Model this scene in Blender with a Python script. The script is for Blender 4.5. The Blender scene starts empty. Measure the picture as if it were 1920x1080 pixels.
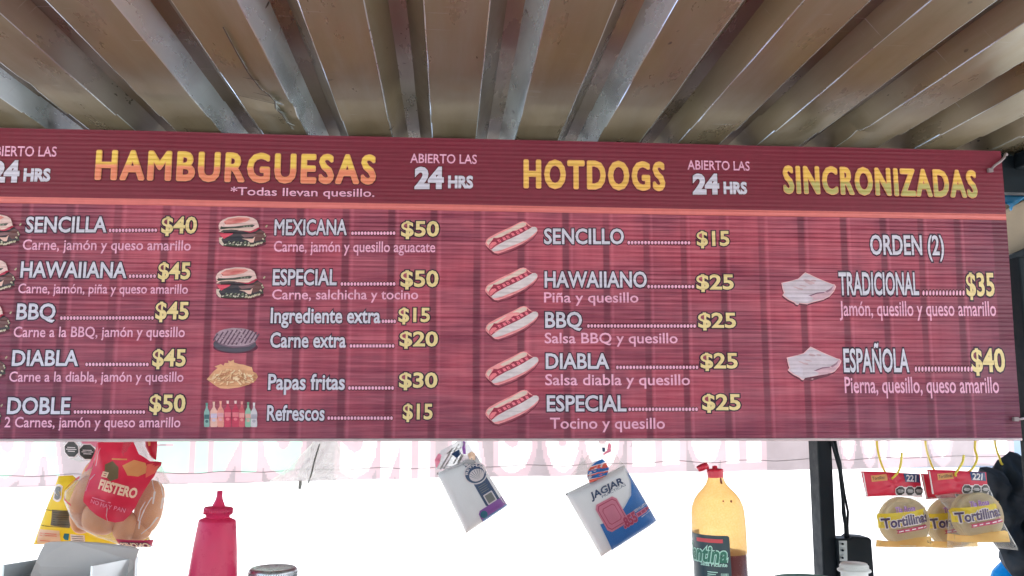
import bpy, math, random
from mathutils import Vector, noise
random.seed(7)
C = bpy.context.scene.collection
R = math.radians
EYE = 1.5
# ------------------------------------------------------------------ camera, world, sun, exposure
F_PX, PITCH, YAW, ROLL = 1647.5, .13614, .07177, .00165
cp, sp, cy, sy = math.cos(PITCH), math.sin(PITCH), math.cos(YAW), math.sin(YAW)
FW = Vector((sy*cp, cy*cp, sp)); RT = Vector((cy, -sy, 0)); UP = RT.cross(FW)
RT, UP = math.cos(ROLL)*RT + math.sin(ROLL)*UP, math.cos(ROLL)*UP - math.sin(ROLL)*RT
cam = bpy.data.cameras.new('camera'); co = bpy.data.objects.new('camera', cam); C.objects.link(co)
cam.sensor_width = 36; cam.lens = 36*F_PX/1920; cam.clip_start = .05; cam.clip_end = 2000
co.location = (0, 0, EYE)
from mathutils import Matrix
co.rotation_euler = Matrix((RT, UP, -FW)).transposed().to_euler()
sc = bpy.context.scene
sc.camera = co
SUN_EL, SUN_AZ = R(58), R(-28)      # azimuth clockwise from +Y: beyond the stall, to the left
w = bpy.data.worlds.new("World"); sc.world = w; w.use_nodes = True
wn = w.node_tree.nodes; wl = w.node_tree.links
sky = wn.new('ShaderNodeTexSky'); sky.sky_type = 'NISHITA'; sky.sun_disc = False
sky.sun_elevation = SUN_EL; sky.sun_rotation = SUN_AZ
wl.new(sky.outputs[0], wn['Background'].inputs[0]); wn['Background'].inputs[1].default_value = .14
sd = bpy.data.lights.new('sun', 'SUN'); sd.energy = 4.2; sd.angle = R(.5); sd.color = (1, .95, .88)
so = bpy.data.objects.new('sun', sd); C.objects.link(so)
so.rotation_euler = Vector((-math.sin(SUN_AZ)*math.cos(SUN_EL), -math.cos(SUN_AZ)*math.cos(SUN_EL), -math.sin(SUN_EL))).to_track_quat('-Z', 'Y').to_euler()
so.location = (-4, 8, 12)
sc.view_settings.view_transform = 'Standard'; sc.view_settings.look = 'None'
sc.view_settings.exposure = 2.0; sc.view_settings.gamma = 1
sc.cycles.max_bounces = 10; sc.cycles.transparent_max_bounces = 24
try: sc.cycles.sample_clamp_indirect = 6
except Exception: pass

# ------------------------------------------------------------------ helpers
def P(x, y, Y):
    """point on the plane at distance Y in front of the viewer seen at photo pixel x, y"""
    d = FW + (x-960)/F_PX*RT - (y-540)/F_PX*UP
    d = d*(Y/d.y)
    return Vector((d.x, d.y, d.z+EYE))
def PZ(x, y, z):
    d = FW + (x-960)/F_PX*RT - (y-540)/F_PX*UP
    d = d*((z-EYE)/d.z)
    return Vector((d.x, d.y, d.z+EYE))
LOC = {}
class MB:
    def __init__(s): s.v, s.f, s.m, s.sm = [], [], [], []
    def add(s, vs, fs, mi=0, smooth=False):
        o = len(s.v); s.v += [Vector(q) for q in vs]
        for f in fs: s.f.append([o+i for i in f]); s.m.append(mi); s.sm.append(smooth)
    def quad(s, a, b, c, d, mi=0): s.add([a, b, c, d], [(0, 1, 2, 3)], mi)
    def box(s, lo, hi, mi=0):
        x0, y0, z0 = lo; x1, y1, z1 = hi
        s.add([(x0,y0,z0),(x1,y0,z0),(x1,y1,z0),(x0,y1,z0),(x0,y0,z1),(x1,y0,z1),(x1,y1,z1),(x0,y1,z1)],
              [(0,3,2,1),(4,5,6,7),(0,1,5,4),(1,2,6,5),(2,3,7,6),(3,0,4,7)], mi)
    def prism(s, pts, off, mi=0, mi_side=None):
        """polygon (list of Vectors) thickened by vector off"""
        n = len(pts); off = Vector(off); vs = list(pts)+[p+off for p in pts]
        s.add(vs, [tuple(range(n))], mi); o = len(s.v)-2*n
        s.f.append([o+n+i for i in reversed(range(n))]); s.m.append(mi); s.sm.append(False)
        for i in range(n):
            j = (i+1) % n
            s.f.append([o+i, o+n+i, o+n+j, o+j]); s.m.append(mi if mi_side is None else mi_side); s.sm.append(False)
    def tube(s, pts, r, n=8, mi=0, cap=True):
        pts = [Vector(p) for p in pts]; rs = r if isinstance(r, (list, tuple)) else [r]*len(pts)
        vs, fs = [], []; side = None
        for i, p in enumerate(pts):
            t = (pts[min(i+1, len(pts)-1)]-pts[max(i-1, 0)]).normalized()
            if side is None: side = t.orthogonal().normalized()
            side = (side - t*side.dot(t)).normalized(); up = t.cross(side)
            for k in range(n):
                a = 2*math.pi*k/n; vs.append(p+rs[i]*(math.cos(a)*side+math.sin(a)*up))
        for i in range(len(pts)-1):
            for k in range(n):
                l = (k+1) % n; fs.append((i*n+k, i*n+l, (i+1)*n+l, (i+1)*n+k))
        s.add(vs, fs, mi, True)
        if cap:
            o = len(s.v)-len(vs)
            s.f.append([o+k for k in reversed(range(n))]); s.m.append(mi); s.sm.append(False)
            s.f.append([o+len(vs)-n+k for k in range(n)]); s.m.append(mi); s.sm.append(False)
    def lathe(s, base, axis, prof, n=40, mi=0, a0=0, a1=2*math.pi):
        """prof: (height, radius) along axis from base; angle 0 points at the viewer (-Y), growing to +X"""
        ax = Vector(axis).normalized(); fr = Vector((0, -1, 0)); fr = (fr-ax*fr.dot(ax)).normalized(); rt = ax.cross(fr)*1
        if rt.x < 0: rt = -rt
        full = abs(a1-a0) > 6.28; cols = n if full else n+1; vs, fs = [], []
        for h, r in prof:
            for k in range(cols):
                a = a0+(a1-a0)*k/n; vs.append(Vector(base)+ax*h+r*(math.cos(a)*fr+math.sin(a)*rt))
        for i in range(len(prof)-1):
            for k in range(n):
                l = (k+1) % cols; fs.append((i*cols+k, i*cols+l, (i+1)*cols+l, (i+1)*cols+k))
        s.add(vs, fs, mi, True)
    def grid(s, fn, nu, nv, mi=0, smooth=True):
        vs = [fn(i/nu, j/nv) for j in range(nv+1) for i in range(nu+1)]
        fs = [(j*(nu+1)+i, j*(nu+1)+i+1, (j+1)*(nu+1)+i+1, (j+1)*(nu+1)+i) for j in range(nv) for i in range(nu)]
        s.add(vs, fs, mi, smooth)
    def build(s, name, mats, parent=None, label=None, bevel=0):
        L = LOC.get(parent.name, Vector()) if parent else Vector()
        if parent is None and s.v:
            lo = [min(v[k] for v in s.v) for k in range(3)]; hi = [max(v[k] for v in s.v) for k in range(3)]
            L = Vector(((lo[0]+hi[0])/2, (lo[1]+hi[1])/2, lo[2]))
        me = bpy.data.meshes.new(name); me.from_pydata([v-L for v in s.v], [], s.f)
        if not isinstance(mats, (list, tuple)): mats = [mats]
        for m in mats: me.materials.append(m)
        for p, mi, sm in zip(me.polygons, s.m, s.sm): p.material_index = mi; p.use_smooth = sm
        me.update()
        o = bpy.data.objects.new(name, me); C.objects.link(o)
        if parent: o.parent = parent
        else: o.location = L
        LOC[o.name] = L
        if label: o['label'] = label
        if bevel:
            md = o.modifiers.new('bevel', 'BEVEL'); md.width = bevel; md.segments = 2; md.limit_method = 'ANGLE'; md.angle_limit = R(40)
        return o
def thing(name, label, cat, loc, group=None):
    o = bpy.data.objects.new(name, None); C.objects.link(o); o.location = loc; o.empty_display_size = .05
    o['label'] = label; o['category'] = cat
    if group: o['group'] = group
    LOC[o.name] = Vector(loc); return o
def tag(o, label, cat, group=None):
    o['label'] = label; o['category'] = cat
    if group: o['group'] = group
    return o
def stu(o): o['kind'] = 'structure'; return o

def srgb(r, g, b):
    f = lambda c: (c/255/12.92 if c <= 10 else ((c/255+.055)/1.055)**2.4)
    return (f(r), f(g), f(b), 1)
def scale(c, k): return (min(c[0]*k, .9), min(c[1]*k, .9), min(c[2]*k, .9), 1)
class N:
    def __init__(s, name):
        s.mat = bpy.data.materials.new(name); s.mat.use_nodes = True
        s.t = s.mat.node_tree; s.n = s.t.nodes; s.b = s.n['Principled BSDF']; s.out = s.n['Material Output']
    def new(s, t, **k):
        n = s.n.new('ShaderNode'+t)
        for a, v in k.items(): setattr(n, a, v)
        return n
    def link(s, a, b): s.t.links.new(a, b)
    def coord(s, sc=(1, 1, 1)):
        tc = s.new('TexCoord'); mp = s.new('Mapping'); mp.inputs['Scale'].default_value = sc
        s.link(tc.outputs['Object'], mp.inputs[0]); return mp.outputs[0]
    def noise(s, co, sc, det=4, rough=.6):
        n = s.new('TexNoise'); n.inputs['Scale'].default_value = sc; n.inputs['Detail'].default_value = det; n.inputs['Roughness'].default_value = rough
        s.link(co, n.inputs['Vector']); return n.outputs['Fac']
    def ramp(s, fac, stops, interp='LINEAR'):
        r = s.new('ValToRGB'); cr = r.color_ramp; cr.interpolation = interp
        while len(cr.elements) < len(stops): cr.elements.new(.5)
        for e, (p, c) in zip(cr.elements, stops): e.position = p; e.color = c if len(c) == 4 else (*c, 1)
        s.link(fac, r.inputs[0]); return r.outputs[0]
    def math(s, op, a, b=None, c=None):
        m = s.new('Math', operation=op)
        for i, v in enumerate((a, b, c)):
            if v is None: continue
            if isinstance(v, (int, float)): m.inputs[i].default_value = v
            else: s.link(v, m.inputs[i])
        return m.outputs[0]
    def mix(s, fac, a, b, mode='MIX'):
        m = s.new('Mix', data_type='RGBA', blend_type=mode)
        for i, v in ((0, fac), (6, a), (7, b)):
            if isinstance(v, (int, float)): m.inputs[i].default_value = v
            elif isinstance(v, tuple): m.inputs[i].default_value = v
            else: s.link(v, m.inputs[i])
        return m.outputs[2]
    def bump(s, h, strength, dist=.01):
        b = s.new('Bump'); b.inputs['Strength'].default_value = strength; b.inputs['Distance'].default_value = dist
        s.link(h, b.inputs['Height']); s.link(b.outputs[0], s.b.inputs['Normal']); return b
def plain(name, col, rough=.5, metal=0, var=.12, nscale=30, bump=.1, bscale=120, spec=.5, trans=0):
    m = N(name); co = m.coord()
    f = m.noise(co, nscale); c = m.ramp(f, [(.3, scale(col, 1-var)), (.7, scale(col, 1+var))])
    m.link(c, m.b.inputs['Base Color']); m.b.inputs['Metallic'].default_value = metal
    m.b.inputs['Specular IOR Level'].default_value = spec
    r = m.ramp(m.noise(co, nscale*2), [(.3, (rough*.8,)*3), (.7, (min(1, rough*1.2),)*3)]); m.link(r, m.b.inputs['Roughness'])
    if bump: m.bump(m.noise(co, bscale), bump, .002)
    if trans:
        tr = m.new('BsdfTranslucent'); m.link(c, tr.inputs[0]); mx = m.new('MixShader'); mx.inputs[0].default_value = trans
        m.link(m.b.outputs[0], mx.inputs[1]); m.link(tr.outputs[0], mx.inputs[2]); m.link(mx.outputs[0], m.out.inputs[0])
    return m.mat
def film(name, col, clear=.7, milk=.15, rough=.12, wrinkle=.6):
    """thin clear or tinted plastic film: see-through, a little milky, glossy, wrinkled"""
    m = N(name); co = m.coord()
    tp = m.new('BsdfTransparent'); tp.inputs[0].default_value = scale(col, 1)
    m.b.inputs['Base Color'].default_value = col; m.b.inputs['Roughness'].default_value = rough
    tl = m.new('BsdfTranslucent'); tl.inputs[0].default_value = col
    h = m.noise(co, 28, 5); m.bump(h, wrinkle, .01)
    a = m.new('MixShader'); k = m.math('MULTIPLY_ADD', m.noise(co, 14), .5, milk/(1-clear+1e-6)-.25); m.link(k, a.inputs[0])
    m.link(m.b.outputs[0], a.inputs[1]); m.link(tl.outputs[0], a.inputs[2])
    b = m.new('MixShader'); lw = m.new('LayerWeight'); lw.inputs[0].default_value = .35
    fac = m.math('MULTIPLY_ADD', m.math('POWER', lw.outputs['Facing'], 2), .8, 1-clear); m.link(fac, b.inputs[0])
    m.link(tp.outputs[0], b.inputs[1]); m.link(a.outputs[0], b.inputs[2]); m.link(b.outputs[0], m.out.inputs[0])
    return m.mat

# text -------------------------------------------------------------
_tc = {}
def text_geo(body, offset=0., shear=0., spacing=1.):
    key = (body, offset, shear, spacing)
    if key in _tc: return _tc[key]
    def raw(b):
        cu = bpy.data.curves.new('lettering', 'FONT'); cu.body = b; cu.offset = offset; cu.shear = shear; cu.resolution_u = 3; cu.space_character = spacing
        ob = bpy.data.objects.new('lettering', cu); C.objects.link(ob)
        dg = bpy.context.evaluated_depsgraph_get(); me = bpy.data.meshes.new_from_object(ob.evaluated_get(dg))
        vs = [v.co.copy() for v in me.vertices]; fs = [tuple(p.vertices) for p in me.polygons]
        bpy.data.objects.remove(ob); bpy.data.curves.remove(cu); bpy.data.meshes.remove(me); return vs, fs
    bold = offset if 'M' in body else 0
    if bold: offset = 0                       # thicken by overlapping copies: the outline of an M folds over itself
    vs, fs = raw(body)
    par = list(range(len(vs)))
    def find(i):
        while par[i] != i: par[i] = par[par[i]]; i = par[i]
        return i
    for f in fs:
        a = find(f[0])
        for i in f[1:]: par[find(i)] = a
    ids = {}; isl = [ids.setdefault(find(i), len(ids)) for i in range(len(vs))]
    # counters (holes) and islands: order islands by their left edge so neighbours differ
    left = {}
    for v, k in zip(vs, isl): left[k] = min(left.get(k, 9e9), v.x)
    rank = {k: i for i, k in enumerate(sorted(left, key=left.get))}
    lvl = [rank[k] % 3 for k in isl]
    if bold:
        v0, f0, l0 = vs, fs, lvl; vs, fs, lvl = [], [], []
        for k in range(12):
            o = len(vs); d = Vector((bold*math.cos(k*math.pi/6), bold*math.sin(k*math.pi/6), 0))
            vs += [v+d for v in v0]; fs += [tuple(i+o for i in f) for f in f0]; lvl += [k*.35]*len(v0)
    _tc[key] = (vs, fs, lvl); return _tc[key]
_h = text_geo('H')[0]; CAP = max(v.y for v in _h)-min(v.y for v in _h)
def put_text(mb, body, fn, layers, shear=0., spacing=1., base_off=0.):
    """fn(u, v, d): u 0..1 along the text, v 0 baseline .. 1 cap top, d metres off the surface.
    layers: (offset, lift, material index)"""
    vs0 = text_geo(body, base_off, shear, spacing)[0]
    x0 = min(v.x for v in vs0); x1 = max(v.x for v in vs0)
    for off, lift, mi in layers:
        vs, fs, lv = text_geo(body, base_off+off, shear, spacing)
        mb.add([fn((v.x-x0)/(x1-x0), v.y/CAP, lift+.00008*l) for v, l in zip(vs, lv)], fs, mi)

# ------------------------------------------------------------------ materials
def print_mat(name, col, var=.06, flute=.55):
    m = N(name); co = m.coord()
    c = m.ramp(m.noise(co, 45), [(.3, scale(col, 1-var)), (.7, scale(col, 1+var))])
    m.link(c, m.b.inputs['Base Color']); flutes(m, flute); return m.mat
def flutes(m, k=.55):
    tc = m.new('TexCoord'); sep = m.new('SeparateXYZ'); m.link(tc.outputs['Object'], sep.inputs[0])
    z = sep.outputs[2]
    wob = m.noise(m.coord((1.2, 1, 40)), 1.6, 3)
    zz = m.math('MULTIPLY_ADD', wob, .006, z)
    s1 = m.math('SINE', m.math('MULTIPLY', zz, 2*math.pi/.0104))
    amp = m.ramp(m.noise(m.coord((1.3, 1, 14)), 2.2, 4), [(.36, (.1,)*3), (.62, (1,)*3)])
    streak = m.noise(m.coord((2.2, 1, 260)), 1.0, 3)
    h = m.math('ADD', m.math('MULTIPLY', s1, amp), m.math('MULTIPLY', streak, 1.6))
    m.bump(h, k, .0016)
    m.b.inputs['Roughness'].default_value = .42; m.b.inputs['Specular IOR Level'].default_value = .45
def board_mat():
    m = N('printed_board'); tc = m.new('TexCoord'); sep = m.new('SeparateXYZ'); m.link(tc.outputs['Object'], sep.inputs[0])
    x, z = sep.outputs[0], sep.outputs[2]
    # printed wooden planks: dark joints, thin pale edges, grain
    JX = [-40, 45, 130, 222, 312, 400, 478, 562, 648, 734, 813, 894, 976, 1060, 1135, 1210, 1279, 1353, 1425, 1499, 1578, 1652, 1722, 1790, 1862]
    jx = [P(q, 400, 2.0).x for q in JX]; n_ = len(jx)-1; lo, hi = jx[0], jx[-1]
    xs = m.math('ADD', m.math('ADD', x, .1), m.math('MULTIPLY', m.math('SUBTRACT', m.noise(m.coord((1, 1, .6)), 3.1, 1), .5), .006))
    fac = m.math('DIVIDE', m.math('SUBTRACT', xs, lo), hi-lo)
    pos = m.math('MULTIPLY', m.ramp(fac, [((q-lo)/(hi-lo), (k/n_,)*3) for k, q in enumerate(jx)]), n_)
    t = m.math('FRACT', pos)
    joint = m.ramp(t, [(0, (1,)*3), (.07, (1,)*3), (.11, (0,)*3), (.91, (0,)*3), (.95, (1,)*3)])
    jm = m.math('MULTIPLY', joint, m.ramp(m.noise(m.coord((1.5, 1, 1.2)), 2.6, 2), [(.32, (.25,)*3), (.5, (1,)*3)]))
    pale = m.ramp(t, [(.11, (0,)*3), (.14, (1,)*3), (.17, (1,)*3), (.20, (0,)*3)])
    idx = m.new('TexWhiteNoise', noise_dimensions='1D'); m.link(m.math('FLOOR', pos), idx.inputs['W'])
    grain = m.noise(m.coord((26, 1, 1.6)), 1.6, 4, .5); streak = m.noise(m.coord((2.5, 1, 75)), 2.0, 4)
    blot = m.noise(m.coord((1, 1, 1.3)), 4.5, 3)
    A, B, D = srgb(184, 84, 102), srgb(154, 62, 82), srgb(106, 50, 74)
    base = m.mix(m.ramp(grain, [(.25, (.15,)*3), (.65, (1,)*3)]), B, A)
    base = m.mix(m.math('MULTIPLY', idx.outputs[0], .28), base, B)
    base = m.mix(m.ramp(blot, [(.42, (.62,)*3), (.6, (0,)*3)]), base, D)
    base = m.mix(m.ramp(streak, [(.45, (0,)*3), (.75, (.5,)*3)]), base, srgb(222, 124, 140))
    # the artwork has a darker printed border
    rx = m.math('DIVIDE', m.math('SUBTRACT', x, .02), 1.32); rz = m.math('DIVIDE', m.math('SUBTRACT', z, .36), .42)
    rr = m.math('ADD', m.math('POWER', m.math('ABSOLUTE', rx), 2.6), m.math('POWER', m.math('ABSOLUTE', rz), 3))
    base = m.mix(m.ramp(rr, [(.25, (0,)*3), (1, (.72,)*3)]), base, srgb(96, 42, 70))
    base = m.mix(m.math('MULTIPLY', jm, .74), base, srgb(100, 42, 62))
    base = m.mix(m.math('MULTIPLY', pale, .22), base, srgb(214, 120, 140))
    m.link(base, m.b.inputs['Base Color']); flutes(m, .8); return m.mat
def split_mat(name, top, bot, z0, z1):
    """two-tone printed lettering, the split follows a line from z0 at the left to z1"""
    m = N(name); tc = m.new('TexCoord'); sep = m.new('SeparateXYZ'); m.link(tc.outputs['Object'], sep.inputs[0])
    f = m.ramp(m.math('MULTIPLY_ADD', m.math('SUBTRACT', sep.outputs[2], z0), 60, .5), [(.3, bot), (.7, top)])
    m.link(f, m.b.inputs['Base Color']); flutes(m, .4); return m.mat
def metal_roof_mat(name, cols, metal, r0, r1, dust):
    m = N(name)
    g = m.noise(m.coord((9, .8, 9)), 1.4, 5)
    c = m.ramp(g, [(.3, cols[0]), (.55, cols[1]), (.75, cols[2])])
    rust = m.ramp(m.noise(m.coord((7, 1.2, 7)), 1.2, 3, .5), [(.45, (0,)*3), (.8, (1,)*3)])
    c = m.mix(m.math('MULTIPLY', rust, dust), c, (.24, .15, .06, 1))
    dots = m.ramp(m.noise(m.coord((46, 40, 46)), 1.0, 1), [(.235, (1,)*3), (.275, (0,)*3)])
    where = m.ramp(m.noise(m.coord((5, 2, 5)), 1.3, 2), [(.5, (0,)*3), (.62, (1,)*3)])
    c = m.mix(m.math('MULTIPLY', m.math('MULTIPLY', dots, where), .9), c, (.03, .025, .02, 1))
    m.link(c, m.b.inputs['Base Color']); m.b.inputs['Metallic'].default_value = metal
    m.b.inputs['Specular IOR Level'].default_value = spec
    r = m.ramp(m.noise(co, nscale*2), [(.3, (rough*.8,)*3), (.7, (min(1, rough*1.2),)*3)]); m.link(r, m.b.inputs['Roughness'])
    if bump: m.bump(m.noise(co, bscale), bump, .002)
    if trans:
        tr = m.new('BsdfTranslucent'); m.link(c, tr.inputs[0]); mx = m.new('MixShader'); mx.inputs[0].default_value = trans
        m.link(m.b.outputs[0], mx.inputs[1]); m.link(tr.outputs[0], mx.inputs[2]); m.link(mx.outputs[0], m.out.inputs[0])
    return m.mat
def film(name, col, clear=.7, milk=.15, rough=.12, wrinkle=.6):
    """thin clear or tinted plastic film: see-through, a little milky, glossy, wrinkled"""
    m = N(name); co = m.coord()
    tp = m.new('BsdfTransparent'); tp.inputs[0].default_value = scale(col, 1)
    m.b.inputs['Base Color'].default_value = col; m.b.inputs['Roughness'].default_value = rough
    tl = m.new('BsdfTranslucent'); tl.inputs[0].default_value = col
    h = m.noise(co, 28, 5); m.bump(h, wrinkle, .01)
    a = m.new('MixShader'); k = m.math('MULTIPLY_ADD', m.noise(co, 14), .5, milk/(1-clear+1e-6)-.25); m.link(k, a.inputs[0])
    m.link(m.b.outputs[0], a.inputs[1]); m.link(tl.outputs[0], a.inputs[2])
    b = m.new('MixShader'); lw = m.new('LayerWeight'); lw.inputs[0].default_value = .35
    fac = m.math('MULTIPLY_ADD', m.math('POWER', lw.outputs['Facing'], 2), .8, 1-clear); m.link(fac, b.inputs[0])
    m.link(tp.outputs[0], b.inputs[1]); m.link(a.outputs[0], b.inputs[2]); m.link(b.outputs[0], m.out.inputs[0])
    return m.mat

# text -------------------------------------------------------------
_tc = {}
def text_geo(body, offset=0., shear=0., spacing=1.):
    key = (body, offset, shear, spacing)
    if key in _tc: return _tc[key]
    def raw(b):
        cu = bpy.data.curves.new('lettering', 'FONT'); cu.body = b; cu.offset = offset; cu.shear = shear; cu.resolution_u = 3; cu.space_character = spacing
        ob = bpy.data.objects.new('lettering', cu); C.objects.link(ob)
        dg = bpy.context.evaluated_depsgraph_get(); me = bpy.data.meshes.new_from_object(ob.evaluated_get(dg))
        vs = [v.co.copy() for v in me.vertices]; fs = [tuple(p.vertices) for p in me.polygons]
        bpy.data.objects.remove(ob); bpy.data.curves.remove(cu); bpy.data.meshes.remove(me); return vs, fs
    bold = offset if 'M' in body else 0
    if bold: offset = 0                       # thicken by overlapping copies: the outline of an M folds over itself
    vs, fs = raw(body)
    par = list(range(len(vs)))
    def find(i):
        while par[i] != i: par[i] = par[par[i]]; i = par[i]
        return i
    for f in fs:
        a = find(f[0])
        for i in f[1:]: par[find(i)] = a
    ids = {}; isl = [ids.setdefault(find(i), len(ids)) for i in range(len(vs))]
    # counters (holes) and islands: order islands by their left edge so neighbours differ
    left = {}
    for v, k in zip(vs, isl): left[k] = min(left.get(k, 9e9), v.x)
    rank = {k: i for i, k in enumerate(sorted(left, key=left.get))}
    lvl = [rank[k] % 3 for k in isl]
    if bold:
        v0, f0, l0 = vs, fs, lvl; vs, fs, lvl = [], [], []
        for k in range(12):
            o = len(vs); d = Vector((bold*math.cos(k*math.pi/6), bold*math.sin(k*math.pi/6), 0))
            vs += [v+d for v in v0]; fs += [tuple(i+o for i in f) for f in f0]; lvl += [k*.35]*len(v0)
    _tc[key] = (vs, fs, lvl); return _tc[key]
_h = text_geo('H')[0]; CAP = max(v.y for v in _h)-min(v.y for v in _h)
def put_text(mb, body, fn, layers, shear=0., spacing=1., base_off=0.):
    """fn(u, v, d): u 0..1 along the text, v 0 baseline .. 1 cap top, d metres off the surface.
    layers: (offset, lift, material index)"""
    vs0 = text_geo(body, base_off, shear, spacing)[0]
    x0 = min(v.x for v in vs0); x1 = max(v.x for v in vs0)
    for off, lift, mi in layers:
        vs, fs, lv = text_geo(body, base_off+off, shear, spacing)
        mb.add([fn((v.x-x0)/(x1-x0), v.y/CAP, lift+.00008*l) for v, l in zip(vs, lv)], fs, mi)

# ------------------------------------------------------------------ materials
def print_mat(name, col, var=.06, flute=.55):
    m = N(name); co = m.coord()
    c = m.ramp(m.noise(co, 45), [(.3, scale(col, 1-var)), (.7, scale(col, 1+var))])
    m.link(c, m.b.inputs['Base Color']); flutes(m, flute); return m.mat
def flutes(m, k=.55):
    tc = m.new('TexCoord'); sep = m.new('SeparateXYZ'); m.link(tc.outputs['Object'], sep.inputs[0])
    z = sep.outputs[2]
    wob = m.noise(m.coord((1.2, 1, 40)), 1.6, 3)
    zz = m.math('MULTIPLY_ADD', wob, .006, z)
    s1 = m.math('SINE', m.math('MULTIPLY', zz, 2*math.pi/.0104))
    amp = m.ramp(m.noise(m.coord((1.3, 1, 14)), 2.2, 4), [(.36, (.1,)*3), (.62, (1,)*3)])
    streak = m.noise(m.coord((2.2, 1, 260)), 1.0, 3)
    h = m.math('ADD', m.math('MULTIPLY', s1, amp), m.math('MULTIPLY', streak, 1.6))
    m.bump(h, k, .0016)
    m.b.inputs['Roughness'].default_value = .42; m.b.inputs['Specular IOR Level'].default_value = .45
def board_mat():
    m = N('printed_board'); tc = m.new('TexCoord'); sep = m.new('SeparateXYZ'); m.link(tc.outputs['Object'], sep.inputs[0])
    x, z = sep.outputs[0], sep.outputs[2]
    # printed wooden planks: dark joints, thin pale edges, grain
    JX = [-40, 45, 130, 222, 312, 400, 478, 562, 648, 734, 813, 894, 976, 1060, 1135, 1210, 1279, 1353, 1425, 1499, 1578, 1652, 1722, 1790, 1862]
    jx = [P(q, 400, 2.0).x for q in JX]; n_ = len(jx)-1; lo, hi = jx[0], jx[-1]
    xs = m.math('ADD', m.math('ADD', x, .1), m.math('MULTIPLY', m.math('SUBTRACT', m.noise(m.coord((1, 1, .6)), 3.1, 1), .5), .006))
    fac = m.math('DIVIDE', m.math('SUBTRACT', xs, lo), hi-lo)
    pos = m.math('MULTIPLY', m.ramp(fac, [((q-lo)/(hi-lo), (k/n_,)*3) for k, q in enumerate(jx)]), n_)
    t = m.math('FRACT', pos)
    joint = m.ramp(t, [(0, (1,)*3), (.07, (1,)*3), (.11, (0,)*3), (.91, (0,)*3), (.95, (1,)*3)])
    jm = m.math('MULTIPLY', joint, m.ramp(m.noise(m.coord((1.5, 1, 1.2)), 2.6, 2), [(.32, (.25,)*3), (.5, (1,)*3)]))
    pale = m.ramp(t, [(.11, (0,)*3), (.14, (1,)*3), (.17, (1,)*3), (.20, (0,)*3)])
    idx = m.new('TexWhiteNoise', noise_dimensions='1D'); m.link(m.math('FLOOR', pos), idx.inputs['W'])
    grain = m.noise(m.coord((26, 1, 1.6)), 1.6, 4, .5); streak = m.noise(m.coord((2.5, 1, 75)), 2.0, 4)
    blot = m.noise(m.coord((1, 1, 1.3)), 4.5, 3)
    A, B, D = srgb(184, 84, 102), srgb(154, 62, 82), srgb(106, 50, 74)
    base = m.mix(m.ramp(grain, [(.25, (.15,)*3), (.65, (1,)*3)]), B, A)
    base = m.mix(m.math('MULTIPLY', idx.outputs[0], .28), base, B)
    base = m.mix(m.ramp(blot, [(.42, (.62,)*3), (.6, (0,)*3)]), base, D)
    base = m.mix(m.ramp(streak, [(.45, (0,)*3), (.75, (.5,)*3)]), base, srgb(222, 124, 140))
    # the artwork has a darker printed border
    rx = m.math('DIVIDE', m.math('SUBTRACT', x, .02), 1.32); rz = m.math('DIVIDE', m.math('SUBTRACT', z, .36), .42)
    rr = m.math('ADD', m.math('POWER', m.math('ABSOLUTE', rx), 2.6), m.math('POWER', m.math('ABSOLUTE', rz), 3))
    base = m.mix(m.ramp(rr, [(.25, (0,)*3), (1, (.72,)*3)]), base, srgb(96, 42, 70))
    base = m.mix(m.math('MULTIPLY', jm, .74), base, srgb(100, 42, 62))
    base = m.mix(m.math('MULTIPLY', pale, .22), base, srgb(214, 120, 140))
    m.link(base, m.b.inputs['Base Color']); flutes(m, .8); return m.mat
def split_mat(name, top, bot, z0, z1):
    """two-tone printed lettering, the split follows a line from z0 at the left to z1"""
    m = N(name); tc = m.new('TexCoord'); sep = m.new('SeparateXYZ'); m.link(tc.outputs['Object'], sep.inputs[0])
    f = m.ramp(m.math('MULTIPLY_ADD', m.math('SUBTRACT', sep.outputs[2], z0), 60, .5), [(.3, bot), (.7, top)])
    m.link(f, m.b.inputs['Base Color']); flutes(m, .4); return m.mat
def metal_roof_mat(name, cols, metal, r0, r1, dust):
    m = N(name)
    g = m.noise(m.coord((9, .8, 9)), 1.4, 5)
    c = m.ramp(g, [(.3, cols[0]), (.55, cols[1]), (.75, cols[2])])
    rust = m.ramp(m.noise(m.coord((7, 1.2, 7)), 1.2, 3, .5), [(.45, (0,)*3), (.8, (1,)*3)])
    c = m.mix(m.math('MULTIPLY', rust, dust), c, (.24, .15, .06, 1))
    dots = m.ramp(m.noise(m.coord((46, 40, 46)), 1.0, 1), [(.235, (1,)*3), (.275, (0,)*3)])
    where = m.ramp(m.noise(m.coord((5, 2, 5)), 1.3, 2), [(.5, (0,)*3), (.62, (1,)*3)])
    c = m.mix(m.math('MULTIPLY', m.math('MULTIPLY', dots, where), .9), c, (.03, .025, .02, 1))
    scr = m.ramp(m.noise(m.coord((4, 160, 4)), 1.0, 2), [(.66, (0,)*3), (.72, (1,)*3)])
    sw = m.ramp(m.noise(m.coord((6, 3, 6)), 2.1, 2), [(.54, (0,)*3), (.62, (1,)*3)])
    c = m.mix(m.math('MULTIPLY', m.math('MULTIPLY', scr, sw), .5), c, (.55, .58, .58, 1))
    m.link(c, m.b.inputs['Base Color']); m.b.inputs['Metallic'].default_value = metal
    r = m.ramp(m.noise(m.coord((6, 1.5, 6)), 2, 5), [(.35, (r0,)*3), (.65, (r1,)*3)]); m.link(r, m.b.inputs['Roughness'])
    h = m.math('ADD', m.noise(m.coord((3, 3, 3)), 2.2, 2), m.math('MULTIPLY', m.noise(m.coord((12, 26, 12)), 1., 1), .03))
    m.bump(h, .14, .006); return m.mat
M = {}
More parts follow.
